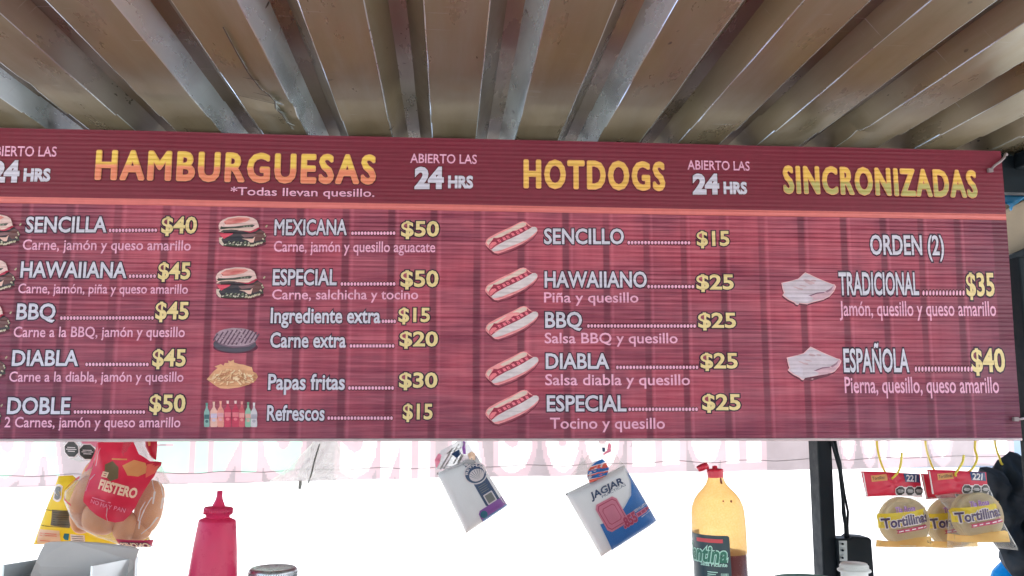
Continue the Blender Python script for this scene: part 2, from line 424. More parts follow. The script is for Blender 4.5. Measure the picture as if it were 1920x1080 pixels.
M['black'] = plain('black_painted_steel', (.006, .012, .017, 1), .6, .0, .3, 20, .15, 200, .2)
M['edge'] = plain('plastic_board_edge', (.55, .45, .47, 1), .5)
M['white_ink'] = print_mat('white_ink', srgb(204, 201, 216))
M['pink_ink'] = print_mat('pink_ink', srgb(232, 172, 200))
M['dark_ink'] = print_mat('dark_ink', srgb(52, 22, 48))
M['price_ink'] = print_mat('price_ink', srgb(226, 204, 146))
M['peach_ink'] = print_mat('peach_ink', srgb(232, 150, 110))
M['maroon_ink'] = print_mat('maroon_ink', srgb(84, 16, 30))
M['stripe'] = print_mat('stripe_ink', srgb(214, 116, 112))
M['header'] = print_mat('header_ink', srgb(118, 32, 52), .08, .14)
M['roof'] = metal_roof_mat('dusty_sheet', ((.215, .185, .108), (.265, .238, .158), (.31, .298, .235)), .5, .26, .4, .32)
M['fold_shade'] = metal_roof_mat('shaded_fold', ((.085, .07, .045), (.12, .10, .07), (.17, .15, .115)), .5, .24, .4, .4)  # darker copy of the sheet: shade in the folds put into the colour
M['web_half_lit'] = metal_roof_mat('half_lit_web', ((.24, .23, .19), (.30, .295, .25), (.36, .355, .31)), .6, .22, .36, .4)  # middle copy of the sheet, half-lit tone painted in
M['web'] = metal_roof_mat('galvanised_lit', ((.56, .68, .70), (.66, .78, .80), (.74, .84, .86)), .7, .2, .34, .12)  # paler copy of the sheet: light on the rib walls put into the colour
M['ground'] = plain('pale_concrete', (.50, .48, .45, 1), .9, 0, .15, .8, .2, 8)
M['floor'] = plain('stall_floor', (.13, .10, .075, 1), .8, 0, .25, 4, .2, 40)
def ink(r, g, b): 
    k = 'ink_%d_%d_%d' % (r, g, b)
    if k not in M: M[k] = print_mat('picture_ink', srgb(r, g, b), .1)
    return M[k]

# ------------------------------------------------------------------ setting
mb = MB(); mb.quad((-400, -400, 0), (400, -400, 0), (400, 400, 0), (-400, 400, 0)); stu(mb.build('ground', M['ground']))
mb = MB(); mb.box((-2.6, -3.2, .004), (2.9, 2.75, .06)); stu(mb.build('floor', M['floor']))

# roof: trapezoidal metal sheets
H_ROOF = EYE+.70
PITCHX, FLAT, RUN, DEP, LIP = .2185, .1125, .0365, .042, .0022
X0 = .1697
def sheet(y0, y1, dz, i0, i1, seed, dents):
    mb = MB(); ny = int((y1-y0)/.03)
    def disp(x, y):
        z = .0012*noise.noise(Vector((x*9, y*3, seed)))+.0006*noise.noise(Vector((x*40, y*16, seed+3)))
        for dx, dy, a, rx, ry in dents:
            q = ((x-dx)/rx)**2+((y-dy)/ry)**2
            if q < 9: z += 1.8*a*math.exp(-q)
        return z
    for i in range(i0, i1):
        xl = X0+i*PITCHX; xr = xl+FLAT
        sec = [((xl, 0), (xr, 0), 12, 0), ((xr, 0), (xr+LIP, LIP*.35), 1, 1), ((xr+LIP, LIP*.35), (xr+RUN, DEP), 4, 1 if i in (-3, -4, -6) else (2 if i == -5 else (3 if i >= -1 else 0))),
               ((xr+RUN, DEP), (xl+PITCHX-RUN, DEP), 4, 2 if i in (-2, -1, 0) else 3), ((xl+PITCHX-RUN, DEP), (xl+PITCHX-LIP, LIP*.35), 4, 1 if i in (-1, 0) else (0 if i > 0 else 3)), ((xl+PITCHX-LIP, LIP*.35), (xl+PITCHX, 0), 1, 1)]  # sheet copies chosen rib by rib to paint in light and shade
        for (ax, az), (bx, bz), n, mi in sec:
            def fn(u, v):
                x = ax+(bx-ax)*u; y = y0+(y1-y0)*v
                xx = x+.0012*noise.noise(Vector((i*3.7, y*5, seed)))
                return Vector((xx, y, H_ROOF+dz+az+(bz-az)*u+disp(x, y)))
            mb.grid(fn, n, ny, mi)
    return mb
roof = thing('metal_roof', 'low roof of ribbed galvanised metal sheets above the menu board', 'roof', (.1, 1.0, H_ROOF))
def on_roof(x, y): return PZ(x, y, H_ROOF)
d = on_roof(865, 160); e = on_roof(868, 172); g_ = on_roof(270, 155); g2 = on_roof(285, 165); h_ = on_roof(505, 205); k_ = on_roof(550, 205)
dents = [(d.x, d.y, .004, .022, .012), (e.x, e.y, -.003, .022, .010), (e.x, e.y+.05, .0025, .022, .009), (g_.x, g_.y, .004, .05, .012), (g2.x, g2.y+.03, -.004, .05, .016),
         (h_.x, h_.y, -.006, .03, .02), (k_.x, k_.y, .006, .012, .03), (on_roof(1060, 225).x, on_roof(1060, 225).y, .003, .06, .015),
         (on_roof(1610, 250).x, on_roof(1610, 250).y, .004, .04, .03), (on_roof(60, 160).x, on_roof(60, 160).y, .003, .05, .02)]
s1 = sheet(-2.9, 2.11, 0, -10, 9, 1.3, dents); s1.build('roof_sheet', [M['roof'], M['web'], M['web_half_lit'], M['fold_shade']], roof)
s2 = sheet(2.06, 2.80, .0045, -10, 9, 5.1, dents[5:]); s2.build('roof_sheet', [M['roof'], M['web'], M['web_half_lit'], M['fold_shade']], roof)
# torn seam hanging from one flat, and a punched hole
mb = MB(); seam = [(420, 50), (447, 100), (465, 135), (490, 165), (505, 178), (517, 190), (519, 203), (530, 215), (540, 228), (548, 240)]
pts = [PZ(x+random.uniform(-2, 2), y, H_ROOF-.004) for x, y in seam]
for i in range(len(pts)-1):
    n = 4
    for k in range(n):
        a = pts[i].lerp(pts[i+1], k/n); b = pts[i].lerp(pts[i+1], (k+1)/n)
        wd = (.002 if i < 4 else .013)*random.uniform(.3, 1.6); dr = random.uniform(.001, .002) if i < 4 else random.uniform(.003, .014)
        mb.add([a, b, b+Vector((wd, .002, -dr)), a+Vector((wd*.6, 0, -dr*.7))], [(0, 1, 2, 3)], 0)
        mb.add([a+Vector((-.0025, 0, -.0006)), b+Vector((-.0025, 0, -.0006)), b+Vector((0, 0, -.0006)), a+Vector((0, 0, -.0006))], [(0, 1, 2, 3)], 1)
for (x0, y0), (x1, y1) in (((440, 177), (515, 194)), ((475, 173), (505, 180)), ((455, 145), (485, 150))):
    a = PZ(x0, y0, H_ROOF-.003); b = PZ(x1, y1, H_ROOF-.003)
    mb.add([a, b, b+Vector((0, .004, 0)), a+Vector((0, .002, 0))], [(0, 1, 2, 3)], 1)
M['tear'] = plain('rusty_edge', (.05, .04, .035, 1), .8)
mb.build('torn_seam', [M['web'], M['tear']], roof, 'torn rusty seam with curled edges')
mb = MB(); c0 = PZ(300, 105, H_ROOF+.012)
ring = [c0+Vector((math.cos(a)*.009*random.uniform(.6, 1.3), math.sin(a)*.012*random.uniform(.6, 1.3), -.001)) for a in [k*math.pi/5 for k in range(10)]]
mb.add(ring, [tuple(range(10))], 1)
for k in range(10):
    a, b = ring[k], ring[(k+1) % 10]; o = (a-c0)*1.7+c0; o.z = c0.z-.004-random.random()*.005
    mb.add([a, b, o], [(0, 1, 2)], 0)
mb.build('punched_hole', [M['web'], M['tear']], roof, 'ragged punched hole')
# beam, rafter, posts
mb = MB(); mb.box((-2.35, 2.25, H_ROOF-.075), (2.05, 2.33, H_ROOF-.006))
tag(mb.build('roof_beam', M['black'], bevel=.004), 'dark steel beam carrying the roof sheets just behind the top of the menu board', 'beam')
mb = MB(); mb.box((-2.35, -2.8, H_ROOF-.075), (2.05, -2.72, H_ROOF-.006))
tag(mb.build('roof_beam', M['black'], bevel=.004), 'dark steel beam carrying the roof sheets at the rear edge of the stall', 'beam')
pa, pb_ = P(1536, 900, 2.256), P(1563, 900, 2.256)
mb = MB(); mb.box((pa.x, 2.256, .06), (pb_.x, 2.318, H_ROOF-.077))
tag(mb.build('steel_post', M['black'], bevel=.004), 'dark square steel post with cables beside it, between sauce bottle and tortilla packs', 'post')
for xx, yy, lb in ((-2.2, 2.26, 'black steel corner post at the front left of the stall'), (-2.2, -2.79, 'black steel corner post at the rear left of the stall'), (1.86, -2.79, 'black steel corner post at the rear right of the stall')):
    mb = MB(); mb.box((xx, yy, .06), (xx+.06, yy+.06, H_ROOF-.077)); tag(mb.build('steel_post', M['black'], bevel=.006), lb, 'post')
# ------------------------------------------------------------------ menu sign
SY = 2.0
SX0, SX1, SZ0, SZ1 = -1.095, P(1897, 560, SY).x, P(960, 822, SY).z, P(960, 262, SY).z
STR0, STR1 = P(960, 397, SY).z, P(960, 385.5, SY).z
sign = thing('menu_board', 'long red printed menu board with white and yellow price lettering under the metal roof', 'menu board', (.1, SY, SZ0))
def wavy(x, z):  # the plastic sheet is not perfectly flat
    return .006*noise.noise(Vector((x*2.1, z*2.3, 2.)))+.0015*noise.noise(Vector((x*7, z*5, 5.)))
def S(x, y, lift=0.): 
    p = P(x, y, SY); return Vector((p.x, SY-lift+wavy(p.x, p.z), p.z))
M['board'] = board_mat()
mb = MB()
def face(z0, z1, mi):
    mb.grid(lambda u, v: Vector((SX0+(SX1-SX0)*u, SY+wavy(SX0+(SX1-SX0)*u, z0+(z1-z0)*v), z0+(z1-z0)*v)), 240, max(2, int((z1-z0)/.01)), mi, True)
face(SZ0, STR0, 0); face(STR0, STR1, 1); face(STR1, SZ1, 2)
def rim(p, q, n):
    vs = []
    for k in range(n+1):
        x, z = p[0]+(q[0]-p[0])*k/n, p[1]+(q[1]-p[1])*k/n; y = SY+wavy(x, z); vs += [Vector((x, y, z)), Vector((x, y+.005, z))]
    mb.add(vs, [(2*k, 2*k+1, 2*k+3, 2*k+2) for k in range(n)], 3, True)
rim((SX0, SZ0), (SX1, SZ0), 80); rim((SX1, SZ1), (SX0, SZ1), 80); rim((SX1, SZ0), (SX1, SZ1), 30); rim((SX0, SZ1), (SX0, SZ0), 30)
mb.grid(lambda u, v: Vector((SX1+(SX0-SX1)*u, SY+.005+wavy(SX1+(SX0-SX1)*u, SZ0+(SZ1-SZ0)*v), SZ0+(SZ1-SZ0)*v)), 80, 30, 3, True)
# rolled lower lip of the sheet
mb.tube([(SX0+(SX1-SX0)*k/80, SY+.002+wavy(SX0+(SX1-SX0)*k/80, SZ0), SZ0-.003) for k in range(81)], .0032, 8, 3)
board = mb.build('board', [M['board'], M['stripe'], M['header'], M['edge']], sign)

def line(body, xl, xr, yb_l, yb_r, yt_l, layers, mats, name, shear=0., base=0., spacing=1.):
    a, b, c = S(xl, yb_l), S(xr, yb_r), S(xl, yt_l); up = (c-a).z
    mb = MB()
    def fn(u, v, d): x, z = a.x+(b.x-a.x)*u, a.z+(b.z-a.z)*u+up*v; return Vector((x, SY-d+wavy(x, z), z))
    put_text(mb, body, fn, layers, shear, spacing, base)
    return mb.build(name, mats, sign)
OUT = [(.055, .0006, 0), (.0, .0012, 1)]
def item(body, xl, xr, yt, yb, yb_r=None, base=.022):
    yb_r = yb if yb_r is None else yb_r
    line(body, xl, xr, yb, yb_r, yt, OUT, [M['dark_ink'], M['white_ink']], 'item_name', 0, base)
def desc(body, xl, xr, yt, yb, yb_r=None, base=.012):
    yb_r = yb if yb_r is None else yb_r
    line(body, xl, xr, yb, yb_r, yt, [(0, .0012, 0)], [M['pink_ink']], 'item_description', 0, base)
def price(body, xl, xr, yt, yb):
    line(body, xl, xr, yb, yb, yt, OUT, [M['dark_ink'], M['price_ink']], 'price', 0, .026)
def dots(x0, x1, y, w=5.6, h=7.):
    mb = MB(); n = max(3, int(round((x1-x0)/6.15)))
    for i in range(n+1):
        x = x0+(x1-x0)*i/n; yy = y
        k = 10
        for s_, mi, l in ((1.5, 0, .0006), (1, 1, .0012)):
            vs = [S(x+s_*w/2*math.cos(2*math.pi*q/k)*.9, yy-h/2+s_*h/2*math.sin(2*math.pi*q/k), l) for q in range(k)]
            mb.add(vs, [tuple(reversed(range(k)))], mi)
    mb.build('dotted_leader', [M['maroon_ink'], M['pink_ink']], sign)
# headings
def heading(body, xl, xr, yb_l, yb_r, yt_l, fill, border):
    a, b, c = S(xl, yb_l), S(xr, yb_r), S(xl, yt_l); up = (c-a).z; mb = MB()
    for rad, lift, mi, n in ((.0054, .0005, 0, 14), (.0038, .0014, 1, 14), (.0024, .0023, 2, 12)):
        for k in range(n):
            ox, oz = rad*math.cos(2*math.pi*k/n), rad*math.sin(2*math.pi*k/n)-(.0009 if mi == 0 else 0); lk = lift+.00006*k
            def fn(u, v, d): x, z = a.x+(b.x-a.x)*u+ox, a.z+(b.z-a.z)*u+up*v+oz; return Vector((x, SY-d+wavy(x, z), z))
            put_text(mb, body, fn, [(0, lk, mi)], 0, 1.2, 0)
    return mb.build('heading', [M['maroon_ink'], border, fill], sign)
zm = S(180, 307).z
HB = split_mat('heading_ink', srgb(240, 200, 92), srgb(232, 138, 104), (S(182, 306).z+S(700, 321).z)/2-SZ0, 0)
SN = split_mat('heading_ink', srgb(238, 192, 92), srgb(186, 178, 108), (S(1475, 337).z+S(1828, 350).z)/2-SZ0, 0)
HD = print_mat('heading_ink', srgb(236, 188, 94))
heading('HAMBURGUESAS', 181, 702, 335, 343, 284, HB, M['peach_ink'])
heading('HOTDOGS', 984, 1245, 351, 355.5, 301.5, HD, M['peach_ink'])
heading('SINCRONIZADAS', 1471, 1829, 361, 370, 313, SN, M['peach_ink'])
line('*Todas llevan quesillo.', 432, 702, 365.5, 369, 351, [(.03, .0006, 0), (0, .0012, 1)], [M['maroon_ink'], M['pink_ink']], 'note', 0, .012)
for xa, xb, ya, yb, yt, x2, x3, yb2, yt2, x4, x5, yb3, yt3 in (
        (-27, 106, 291.5, 293.5, 273.5, -20, 35, 339, 303.5, 43, 94, 338.5, 317),
        (769, 894, 305, 307.5, 288.5, 777, 832, 352, 316, 840, 887, 352, 331),
        (1289, 1406, 317.5, 319.5, 301, 1299, 1349, 362, 328.5, 1357, 1401, 362.5, 342)):
    line('ABIERTO LAS', xa, xb, ya, yb, yt, [(0, .0012, 0)], [M['pink_ink']], 'opening_hours', 0, .014)
    line('24', x2, x3, yb2, yb2, yt2, [(.035, .0006, 0), (0, .0012, 1)], [M['maroon_ink'], M['white_ink']], 'opening_hours', 0, .055)
    line('HRS', x4, x5, yb3, yb3+.5, yt3, [(.035, .0006, 0), (0, .0012, 1)], [M['maroon_ink'], M['white_ink']], 'opening_hours', 0, .05)
# column 1
item('SENCILLA', 47, 200, 407, 435); dots(207, 293, 436); price('$40', 303, 369, 408, 437)
desc('Carne, jamón y queso amarillo', 42, 358, 449, 468, 470)
item('HAWAIIANA', 38, 238, 491, 519.5, 521); dots(245, 291, 522); price('$45', 297, 357, 493.5, 523)
desc('Carne, jamón, piña y queso amarillo', 34, 353, 532, 549.5, 551)
item('BBQ', 31, 104, 570, 598.5); dots(116, 287, 600); price('$45', 292, 354, 567.5, 598)
desc('Carne a la BBQ, jamón y quesillo', 26, 347, 613, 632)
item('DIABLA', 23, 148, 657.5, 685.5); dots(164, 277, 687); price('$45', 286, 348, 656, 686)
desc('Carne a la diabla, jamón y quesillo', 18, 344, 697, 715.5)
item('DOBLE', 14, 132, 746, 775.5); dots(142, 270, 776); price('$50', 280, 347, 741, 771.5)
desc('2 Carnes, jamón y queso amarillo', 9, 338, 782, 801)
# column 2
item('MEXICANA', 514, 650, 412, 440); dots(661, 739, 441); price('$50', 752, 823, 416, 443)
desc('Carne, jamón y quesillo aguacate', 513, 816, 452, 471.5, 473)
item('ESPECIAL', 511, 631, 505.5, 534); dots(641, 739, 536); price('$50', 751, 822, 508.5, 537)
desc('Carne, salchicha y tocino', 510, 784, 543, 561)
item('Ingrediente extra', 507, 713, 578, 605); dots(718, 740, 606); price('$15', 747, 806, 578, 603)
item('Carne extra', 506, 648, 624, 651); dots(658, 737, 652); price('$20', 749, 821, 622.5, 648.5)
item('Papas fritas', 502, 646, 702, 730); dots(655, 736, 731); price('$30', 748, 820, 699.5, 726)
item('Refrescos', 500, 608, 760.5, 788); dots(616, 734, 787.5); price('$15', 755, 811, 758, 785.5)
# column 3
item('SENCILLO', 1020, 1170, 429.5, 457); dots(1179, 1292, 458.5); price('$15', 1307, 1368, 434, 460)
item('HAWAIIANO', 1021, 1213, 510, 538.5); dots(1216, 1299, 541); price('$25', 1306, 1376, 515.5, 542)
desc('Piña y quesillo', 1020, 1197, 548.5, 567)
item('BBQ', 1022, 1091, 586, 614); dots(1103, 1302, 615); price('$25', 1309, 1380, 587.5, 614)
desc('Salsa BBQ y quesillo', 1021, 1270, 624.5, 643.5)
item('DIABLA', 1023, 1142, 663.5, 691); dots(1157, 1306, 692.5); price('$25', 1313, 1383, 663, 690)
desc('Salsa diabla y quesillo', 1022, 1293, 702, 722)
item('ESPECIAL', 1025, 1174, 742, 770.5); dots(1180, 1305, 771); price('$25', 1316, 1388, 740, 768)
desc('Tocino y quesillo', 1031, 1246, 783.5, 803.5)
# column 4
item('ORDEN (2)', 1631, 1769, 442, 477, 478)
item('TRADICIONAL', 1573, 1723, 512, 552.5); dots(1731, 1806, 554.5, 4.6, 10); price('$35', 1812, 1865, 513.5, 554)
desc('Jamón, quesillo y queso amarillo', 1574, 1868, 565, 592)
item('ESPAÑOLA', 1583, 1706, 655, 696.5); dots(1718, 1822, 697, 4.6, 10); price('$40', 1823, 1886, 655, 696)
desc('Pierna, quesillo, queso amarillo', 1585, 1874, 707, 736.5)

# printed pictures: flat coloured shapes on the board, layer over layer
class Pic:
    def __init__(s, ox, oy, k): s.mb = MB(); s.mats = []; s.o = (ox, oy, k); s.l = 0
    def poly(s, pts, col, lift=None):
        m = ink(*col)
        if m not in s.mats: s.mats.append(m)
        if lift is None: s.l += 1; lift = s.l
        ox, oy, k = s.o
        vs = [S(ox+x/k, oy+y/k, .0005+.00007*lift) for x, y in pts]
        s.mb.add(vs, [tuple(range(len(vs)))], s.mats.index(m)); return s
    def ell(s, cx, cy, rx, ry, col, n=28, rot=0, jit=0.):
        pts = []
        for i in range(n):
            a = 2*math.pi*i/n; q = 1+random.uniform(-jit, jit); x, y = rx*q*math.cos(a), ry*q*math.sin(a)
            pts.append((cx+x*math.cos(rot)-y*math.sin(rot), cy+x*math.sin(rot)+y*math.cos(rot)))
        return s.poly(pts, col)
    def bar(s, a, b, wd, col):
        dx, dy = b[0]-a[0], b[1]-a[1]; L = math.hypot(dx, dy); nx, ny = -dy/L*wd/2, dx/L*wd/2
        return s.poly([(a[0]+nx, a[1]+ny), (b[0]+nx, b[1]+ny), (b[0]-nx, b[1]-ny), (a[0]-nx, a[1]-ny)], col)
    def build(s, name, dx=0, dy=0): return s.mb.build(name, s.mats, sign)
def copies(o, src, dst):
    for x, y in dst:
        c = o.copy(); C.objects.link(c); c.parent = o.parent
        d = S(x, y)-S(*src); d.y = 0; c.location = d; c.data = o.data.copy(); L = LOC[sign.name]
        for v in c.data.vertices: v.co.y += wavy(v.co.x+L.x+d.x, v.co.z+L.z+d.z)-wavy(v.co.x+L.x, v.co.z+L.z)
def burger():
    p = Pic(380, 390, 6)
    p.ell(450, 400, 265, 50, (98, 36, 56))
    p.poly([(225, 330), (440, 330), (690, 300), (712, 380), (640, 400), (540, 432), (400, 436), (235, 430), (195, 380)], (62, 66, 58))
    p.poly([(215, 300), (250, 258), (400, 256), (560, 268), (640, 235), (692, 270), (718, 320), (690, 370), (600, 400), (520, 402), (300, 412), (225, 400), (195, 340)], (58, 50, 58))
    p.poly([(560, 300), (650, 250), (690, 275), (705, 330), (650, 360), (590, 375)], (104, 66, 66))
    p.poly([(430, 300), (560, 285), (620, 290), (560, 320), (470, 335)], (128, 92, 96))
    p.poly([(300, 340), (420, 310), (450, 350), (520, 385), (400, 380), (260, 385)], (44, 44, 56))
    p.poly([(188, 286), (345, 284), (330, 300), (270, 330), (240, 350), (215, 330)], (212, 74, 96))
    p.poly([(440, 345), (560, 345), (590, 322), (572, 388), (540, 390), (500, 360)], (222, 182, 170))
    p.poly([(185, 335), (232, 330), (212, 360), (240, 405), (232, 430), (208, 412), (188, 385)], (206, 188, 176))
    for i in range(26):
        a = random.random(); x = 240+a*280; y = 375+random.random()*45
        p.poly([(x, y), (x+14+random.random()*14, y-8), (x+22, y+6), (x+6, y+12)], random.choice([(196, 192, 176), (120, 128, 106), (84, 92, 80)]))
    for i in range(24):
        t = i/23; x = 500+t*215; y = 425-t*t*70-(60 if t > .93 else 0)+random.uniform(-10, 10)-(t > .75)*random.uniform(0, 90)
        p.poly([(x, y), (x+10, y-14), (x+20, y-4), (x+14, y+10)], random.choice([(206, 194, 172), (168, 160, 132)]))
    p.poly([(186, 270), (215, 245), (300, 230), (400, 232), (480, 220), (582, 222), (628, 198), (640, 225), (600, 258), (520, 264), (420, 256), (330, 258), (240, 280)], (226, 196, 184))
    p.poly([(430, 256), (540, 266), (628, 222), (654, 224), (604, 264), (540, 282)], (176, 46, 74))
    p.poly([(205, 270), (240, 250), (330, 246), (420, 250), (360, 266), (260, 282)], (74, 62, 62))
    p.poly([(190, 245), (185, 200), (200, 165), (230, 138), (290, 112), (400, 95), (500, 98), (570, 115), (612, 142), (632, 190), (636, 216), (600, 238), (560, 236), (480, 226), (370, 228), (290, 232), (220, 250)], (222, 188, 184))
    p.poly([(198, 232), (215, 214), (290, 216), (370, 212), (460, 200), (560, 188), (592, 196), (566, 220), (480, 222), (400, 232), (300, 234), (215, 246)], (66, 68, 62))
    for x in (470, 505, 535): p.ell(x, 210, 12, 7, (120, 128, 110), 8)
    p.poly([(262, 190), (240, 160), (300, 126), (400, 108), (510, 112), (545, 128), (490, 160), (400, 178), (320, 190)], (214, 132, 126))
    p.poly([(330, 160), (400, 130), (500, 128), (440, 156), (370, 172)], (206, 108, 106))
    for x, y in ((235, 198), (205, 212), (250, 176)): p.poly([(x, y), (x+12, y-6), (x+16, y+4)], (120, 70, 70))
    return p.build('hamburger_picture')
b = burger(); copies(b, (455, 434), [(450.5, 530.5), (-8, 431), (-17, 515), (-26, 597), (-34, 681), (-43, 771)])
p = Pic(890, 390, 9.82)
p.poly([(205, 690), (300, 790), (430, 860), (660, 790), (900, 680), (1070, 560), (1160, 440), (1180, 430), (1090, 560), (900, 710), (660, 815), (430, 885), (330, 860), (220, 740)], (112, 36, 58))
p.poly([(195, 650), (215, 590), (260, 545), (420, 460), (560, 395), (700, 330), (830, 262), (890, 248), (940, 258), (975, 290), (1045, 345), (1100, 350), (1145, 365), (1160, 410), (1130, 480), (1070, 530), (1000, 580), (900, 650), (780, 710), (660, 760), (540, 805), (430, 840), (370, 835), (330, 805), (300, 775), (240, 730), (205, 690)], (232, 146, 150))
p.poly([(215, 640), (250, 580), (365, 530), (480, 465), (640, 390), (800, 300), (880, 268), (935, 275), (950, 300), (900, 345), (780, 400), (640, 450), (500, 530), (340, 570), (280, 640), (255, 690)], (216, 190, 180))
p.poly([(330, 590), (345, 552), (420, 560), (520, 520), (580, 485), (640, 478), (700, 422), (780, 420), (850, 372), (950, 335), (955, 295), (985, 330), (1045, 350), (1060, 370), (960, 430), (800, 500), (650, 575), (480, 650), (380, 700), (310, 772), (262, 735), (265, 680)], (150, 40, 66))
p.poly([(268, 690), (322, 632), (380, 622), (408, 655), (330, 725), (300, 752), (270, 730)], (228, 120, 132))
for x, y in ((450, 610), (540, 570), (610, 540), (700, 490), (790, 460), (850, 415), (940, 385)):
    p.poly([(x-40, y-20), (x+10, y-30), (x+45, y+12), (x-5, y+28)], (232, 118, 136))
for x, y in ((455, 605), (615, 538), (795, 458)): p.ell(x, y, 14, 9, (180, 60, 86), 8)
p.poly([(305, 770), (420, 690), (560, 610), (720, 540), (860, 470), (980, 400), (1060, 355), (1110, 350), (1148, 380), (1146, 430), (1070, 500), (960, 580), (820, 650), (640, 720), (500, 775), (400, 800), (340, 808)], (214, 200, 204))
p.poly([(330, 805), (420, 815), (560, 780), (720, 715), (880, 640), (1000, 570), (900, 650), (780, 710), (660, 760), (540, 805), (430, 840), (370, 835)], (238, 150, 156))
hd = p.build('hotdog_picture'); copies(hd, (959, 445.5), [(959, 532.5), (960, 605), (960, 690.5), (960.5, 763)])
p = Pic(360, 600, 4.906)
p.ell(400, 250, 205, 58, (92, 40, 62)); p.ell(392, 222, 196, 78, (84, 78, 92)); p.ell(404, 165, 200, 92, (120, 94, 112), 26, 0, .03); p.ell(404, 158, 192, 84, (172, 146, 160), 26, 0, .04)
for k in range(-5, 6):
    x = 404+k*38; hw = 70*math.sqrt(max(.05, 1-(k/5.6)**2)); p.bar((x-hw*.55, 158+hw), (x+hw*.75, 158-hw), 13, (100, 72, 92))
for i in range(40):
    a = random.random()*6.28; r = random.random()**.5; p.ell(404+170*r*math.cos(a), 158+70*r*math.sin(a), 9, 4, random.choice([(194, 170, 182), (142, 114, 130)]), 7)
p.build('beef_patty_picture')
p = Pic(360, 600, 4.906)
p.poly([(135, 545), (165, 510), (200, 470), (235, 440), (205, 430), (265, 405), (290, 420), (300, 395), (335, 395), (330, 372), (355, 380), (385, 365), (385, 390), (430, 405), (470, 410), (550, 435), (560, 475), (590, 490), (605, 525), (580, 560), (520, 595), (430, 620), (330, 632), (260, 628), (215, 605)], (222, 166, 126))
for i in range(64):
    t = random.random(); x = 180+t*380; hgt = 90*(1-abs(x-370)/260); y = 540+random.uniform(-1, .7)*hgt
    a = random.gauss(.35 if x > 380 else -.55, .6); L = random.uniform(34, 60)
    q = (x+L*math.cos(a)/2, y+L*math.sin(a)/2), (x-L*math.cos(a)/2, y-L*math.sin(a)/2)
    p.bar((q[0][0]+3, q[0][1]+5), (q[1][0]+3, q[1][1]+5), 17, (204, 142, 106)); p.bar(*q, 14, random.choice([(248, 208, 168), (240, 194, 150), (250, 218, 180)]))
p.build('french_fries_picture')
p = Pic(360, 600, 4.906)
for x, w_, top, c, lab, cap in ((135, 52, 762, (136, 172, 166), (66, 104, 110), (96, 150, 140)), (200, 66, 752, (228, 180, 168), (206, 190, 214), (236, 196, 180)), (262, 62, 746, (226, 150, 138), (220, 160, 170), (236, 170, 150)),
                                (328, 66, 742, (196, 62, 92), (226, 120, 134), (232, 196, 196)), (400, 66, 742, (196, 62, 92), (226, 120, 134), (232, 196, 196)), (458, 54, 748, (204, 92, 104), (228, 150, 150), (224, 150, 150)),
                                (516, 56, 755, (142, 180, 158), (206, 160, 150), (110, 150, 130)), (570, 60, 760, (206, 198, 206), (170, 164, 178), (226, 216, 220))):
    h = w_/2; b_ = 985
    p.poly([(x-8, top+22), (x+8, top+22), (x+10, top+50), (x+h*.95, top+85), (x+h, top+110), (x+h*.88, top+150), (x+h, top+185), (x+h*.95, b_-6), (x+h*.7, b_), (x-h*.7, b_), (x-h*.95, b_-6), (x-h, top+185), (x-h*.88, top+150), (x-h, top+110), (x-h*.95, top+85), (x-10, top+50)], c)
    p.poly([(x-11, top), (x+11, top), (x+9, top+28), (x-9, top+28)], cap)
    p.poly([(x-h*.88, top+108), (x+h*.88, top+108), (x+h*.84, top+150), (x-h*.84, top+150)], lab)
    p.ell(x, top+170, h*.55, 14, lab, 12)
p.build('soda_bottles_picture')
p = Pic(1400, 490, 8.31)
OUTL = [(540, 335), (700, 300), (800, 270), (910, 168), (1100, 260), (1330, 355), (1365, 360), (1390, 395), (1360, 470), (1290, 550), (1190, 600), (1050, 635), (940, 670), (820, 655), (800, 682), (770, 675), (740, 645), (640, 595), (585, 555), (555, 525), (580, 495), (558, 430)]
p.poly([(x-8, y+24) for x, y in OUTL], (96, 34, 56)); p.poly(OUTL, (232, 176, 182)); cx_, cy_ = 950, 440
p.poly([(cx_+(x-cx_)*.965, cy_+(y-cy_)*.955) for x, y in OUTL], (196, 182, 194))
p.poly([(600, 520), (760, 480), (980, 520), (1010, 600), (900, 640), (700, 600)], (204, 192, 206))
for x, y, rx, ry in ((985, 330, 70, 30), (930, 300, 50, 18), (830, 430, 55, 14), (760, 405, 40, 9), (1040, 300, 40, 14), (880, 385, 60, 8)): p.ell(x, y, rx, ry, (188, 158, 166), 16, .2, .18)
p.poly([(960, 535), (1090, 490), (1210, 480), (1290, 430), (1340, 375), (1375, 385), (1350, 460), (1270, 540), (1170, 590), (1010, 610), (1040, 575), (980, 540)], (202, 164, 178))
p.poly([(1220, 470), (1290, 430), (1345, 385), (1320, 440), (1250, 490)], (150, 116, 134)); p.poly([(955, 538), (1090, 488), (1210, 478), (1205, 492), (1090, 506), (1000, 540)], (126, 90, 110))
to = p.build('folded_tortilla_picture'); copies(to, (1516, 541), [(1526.5, 681)])

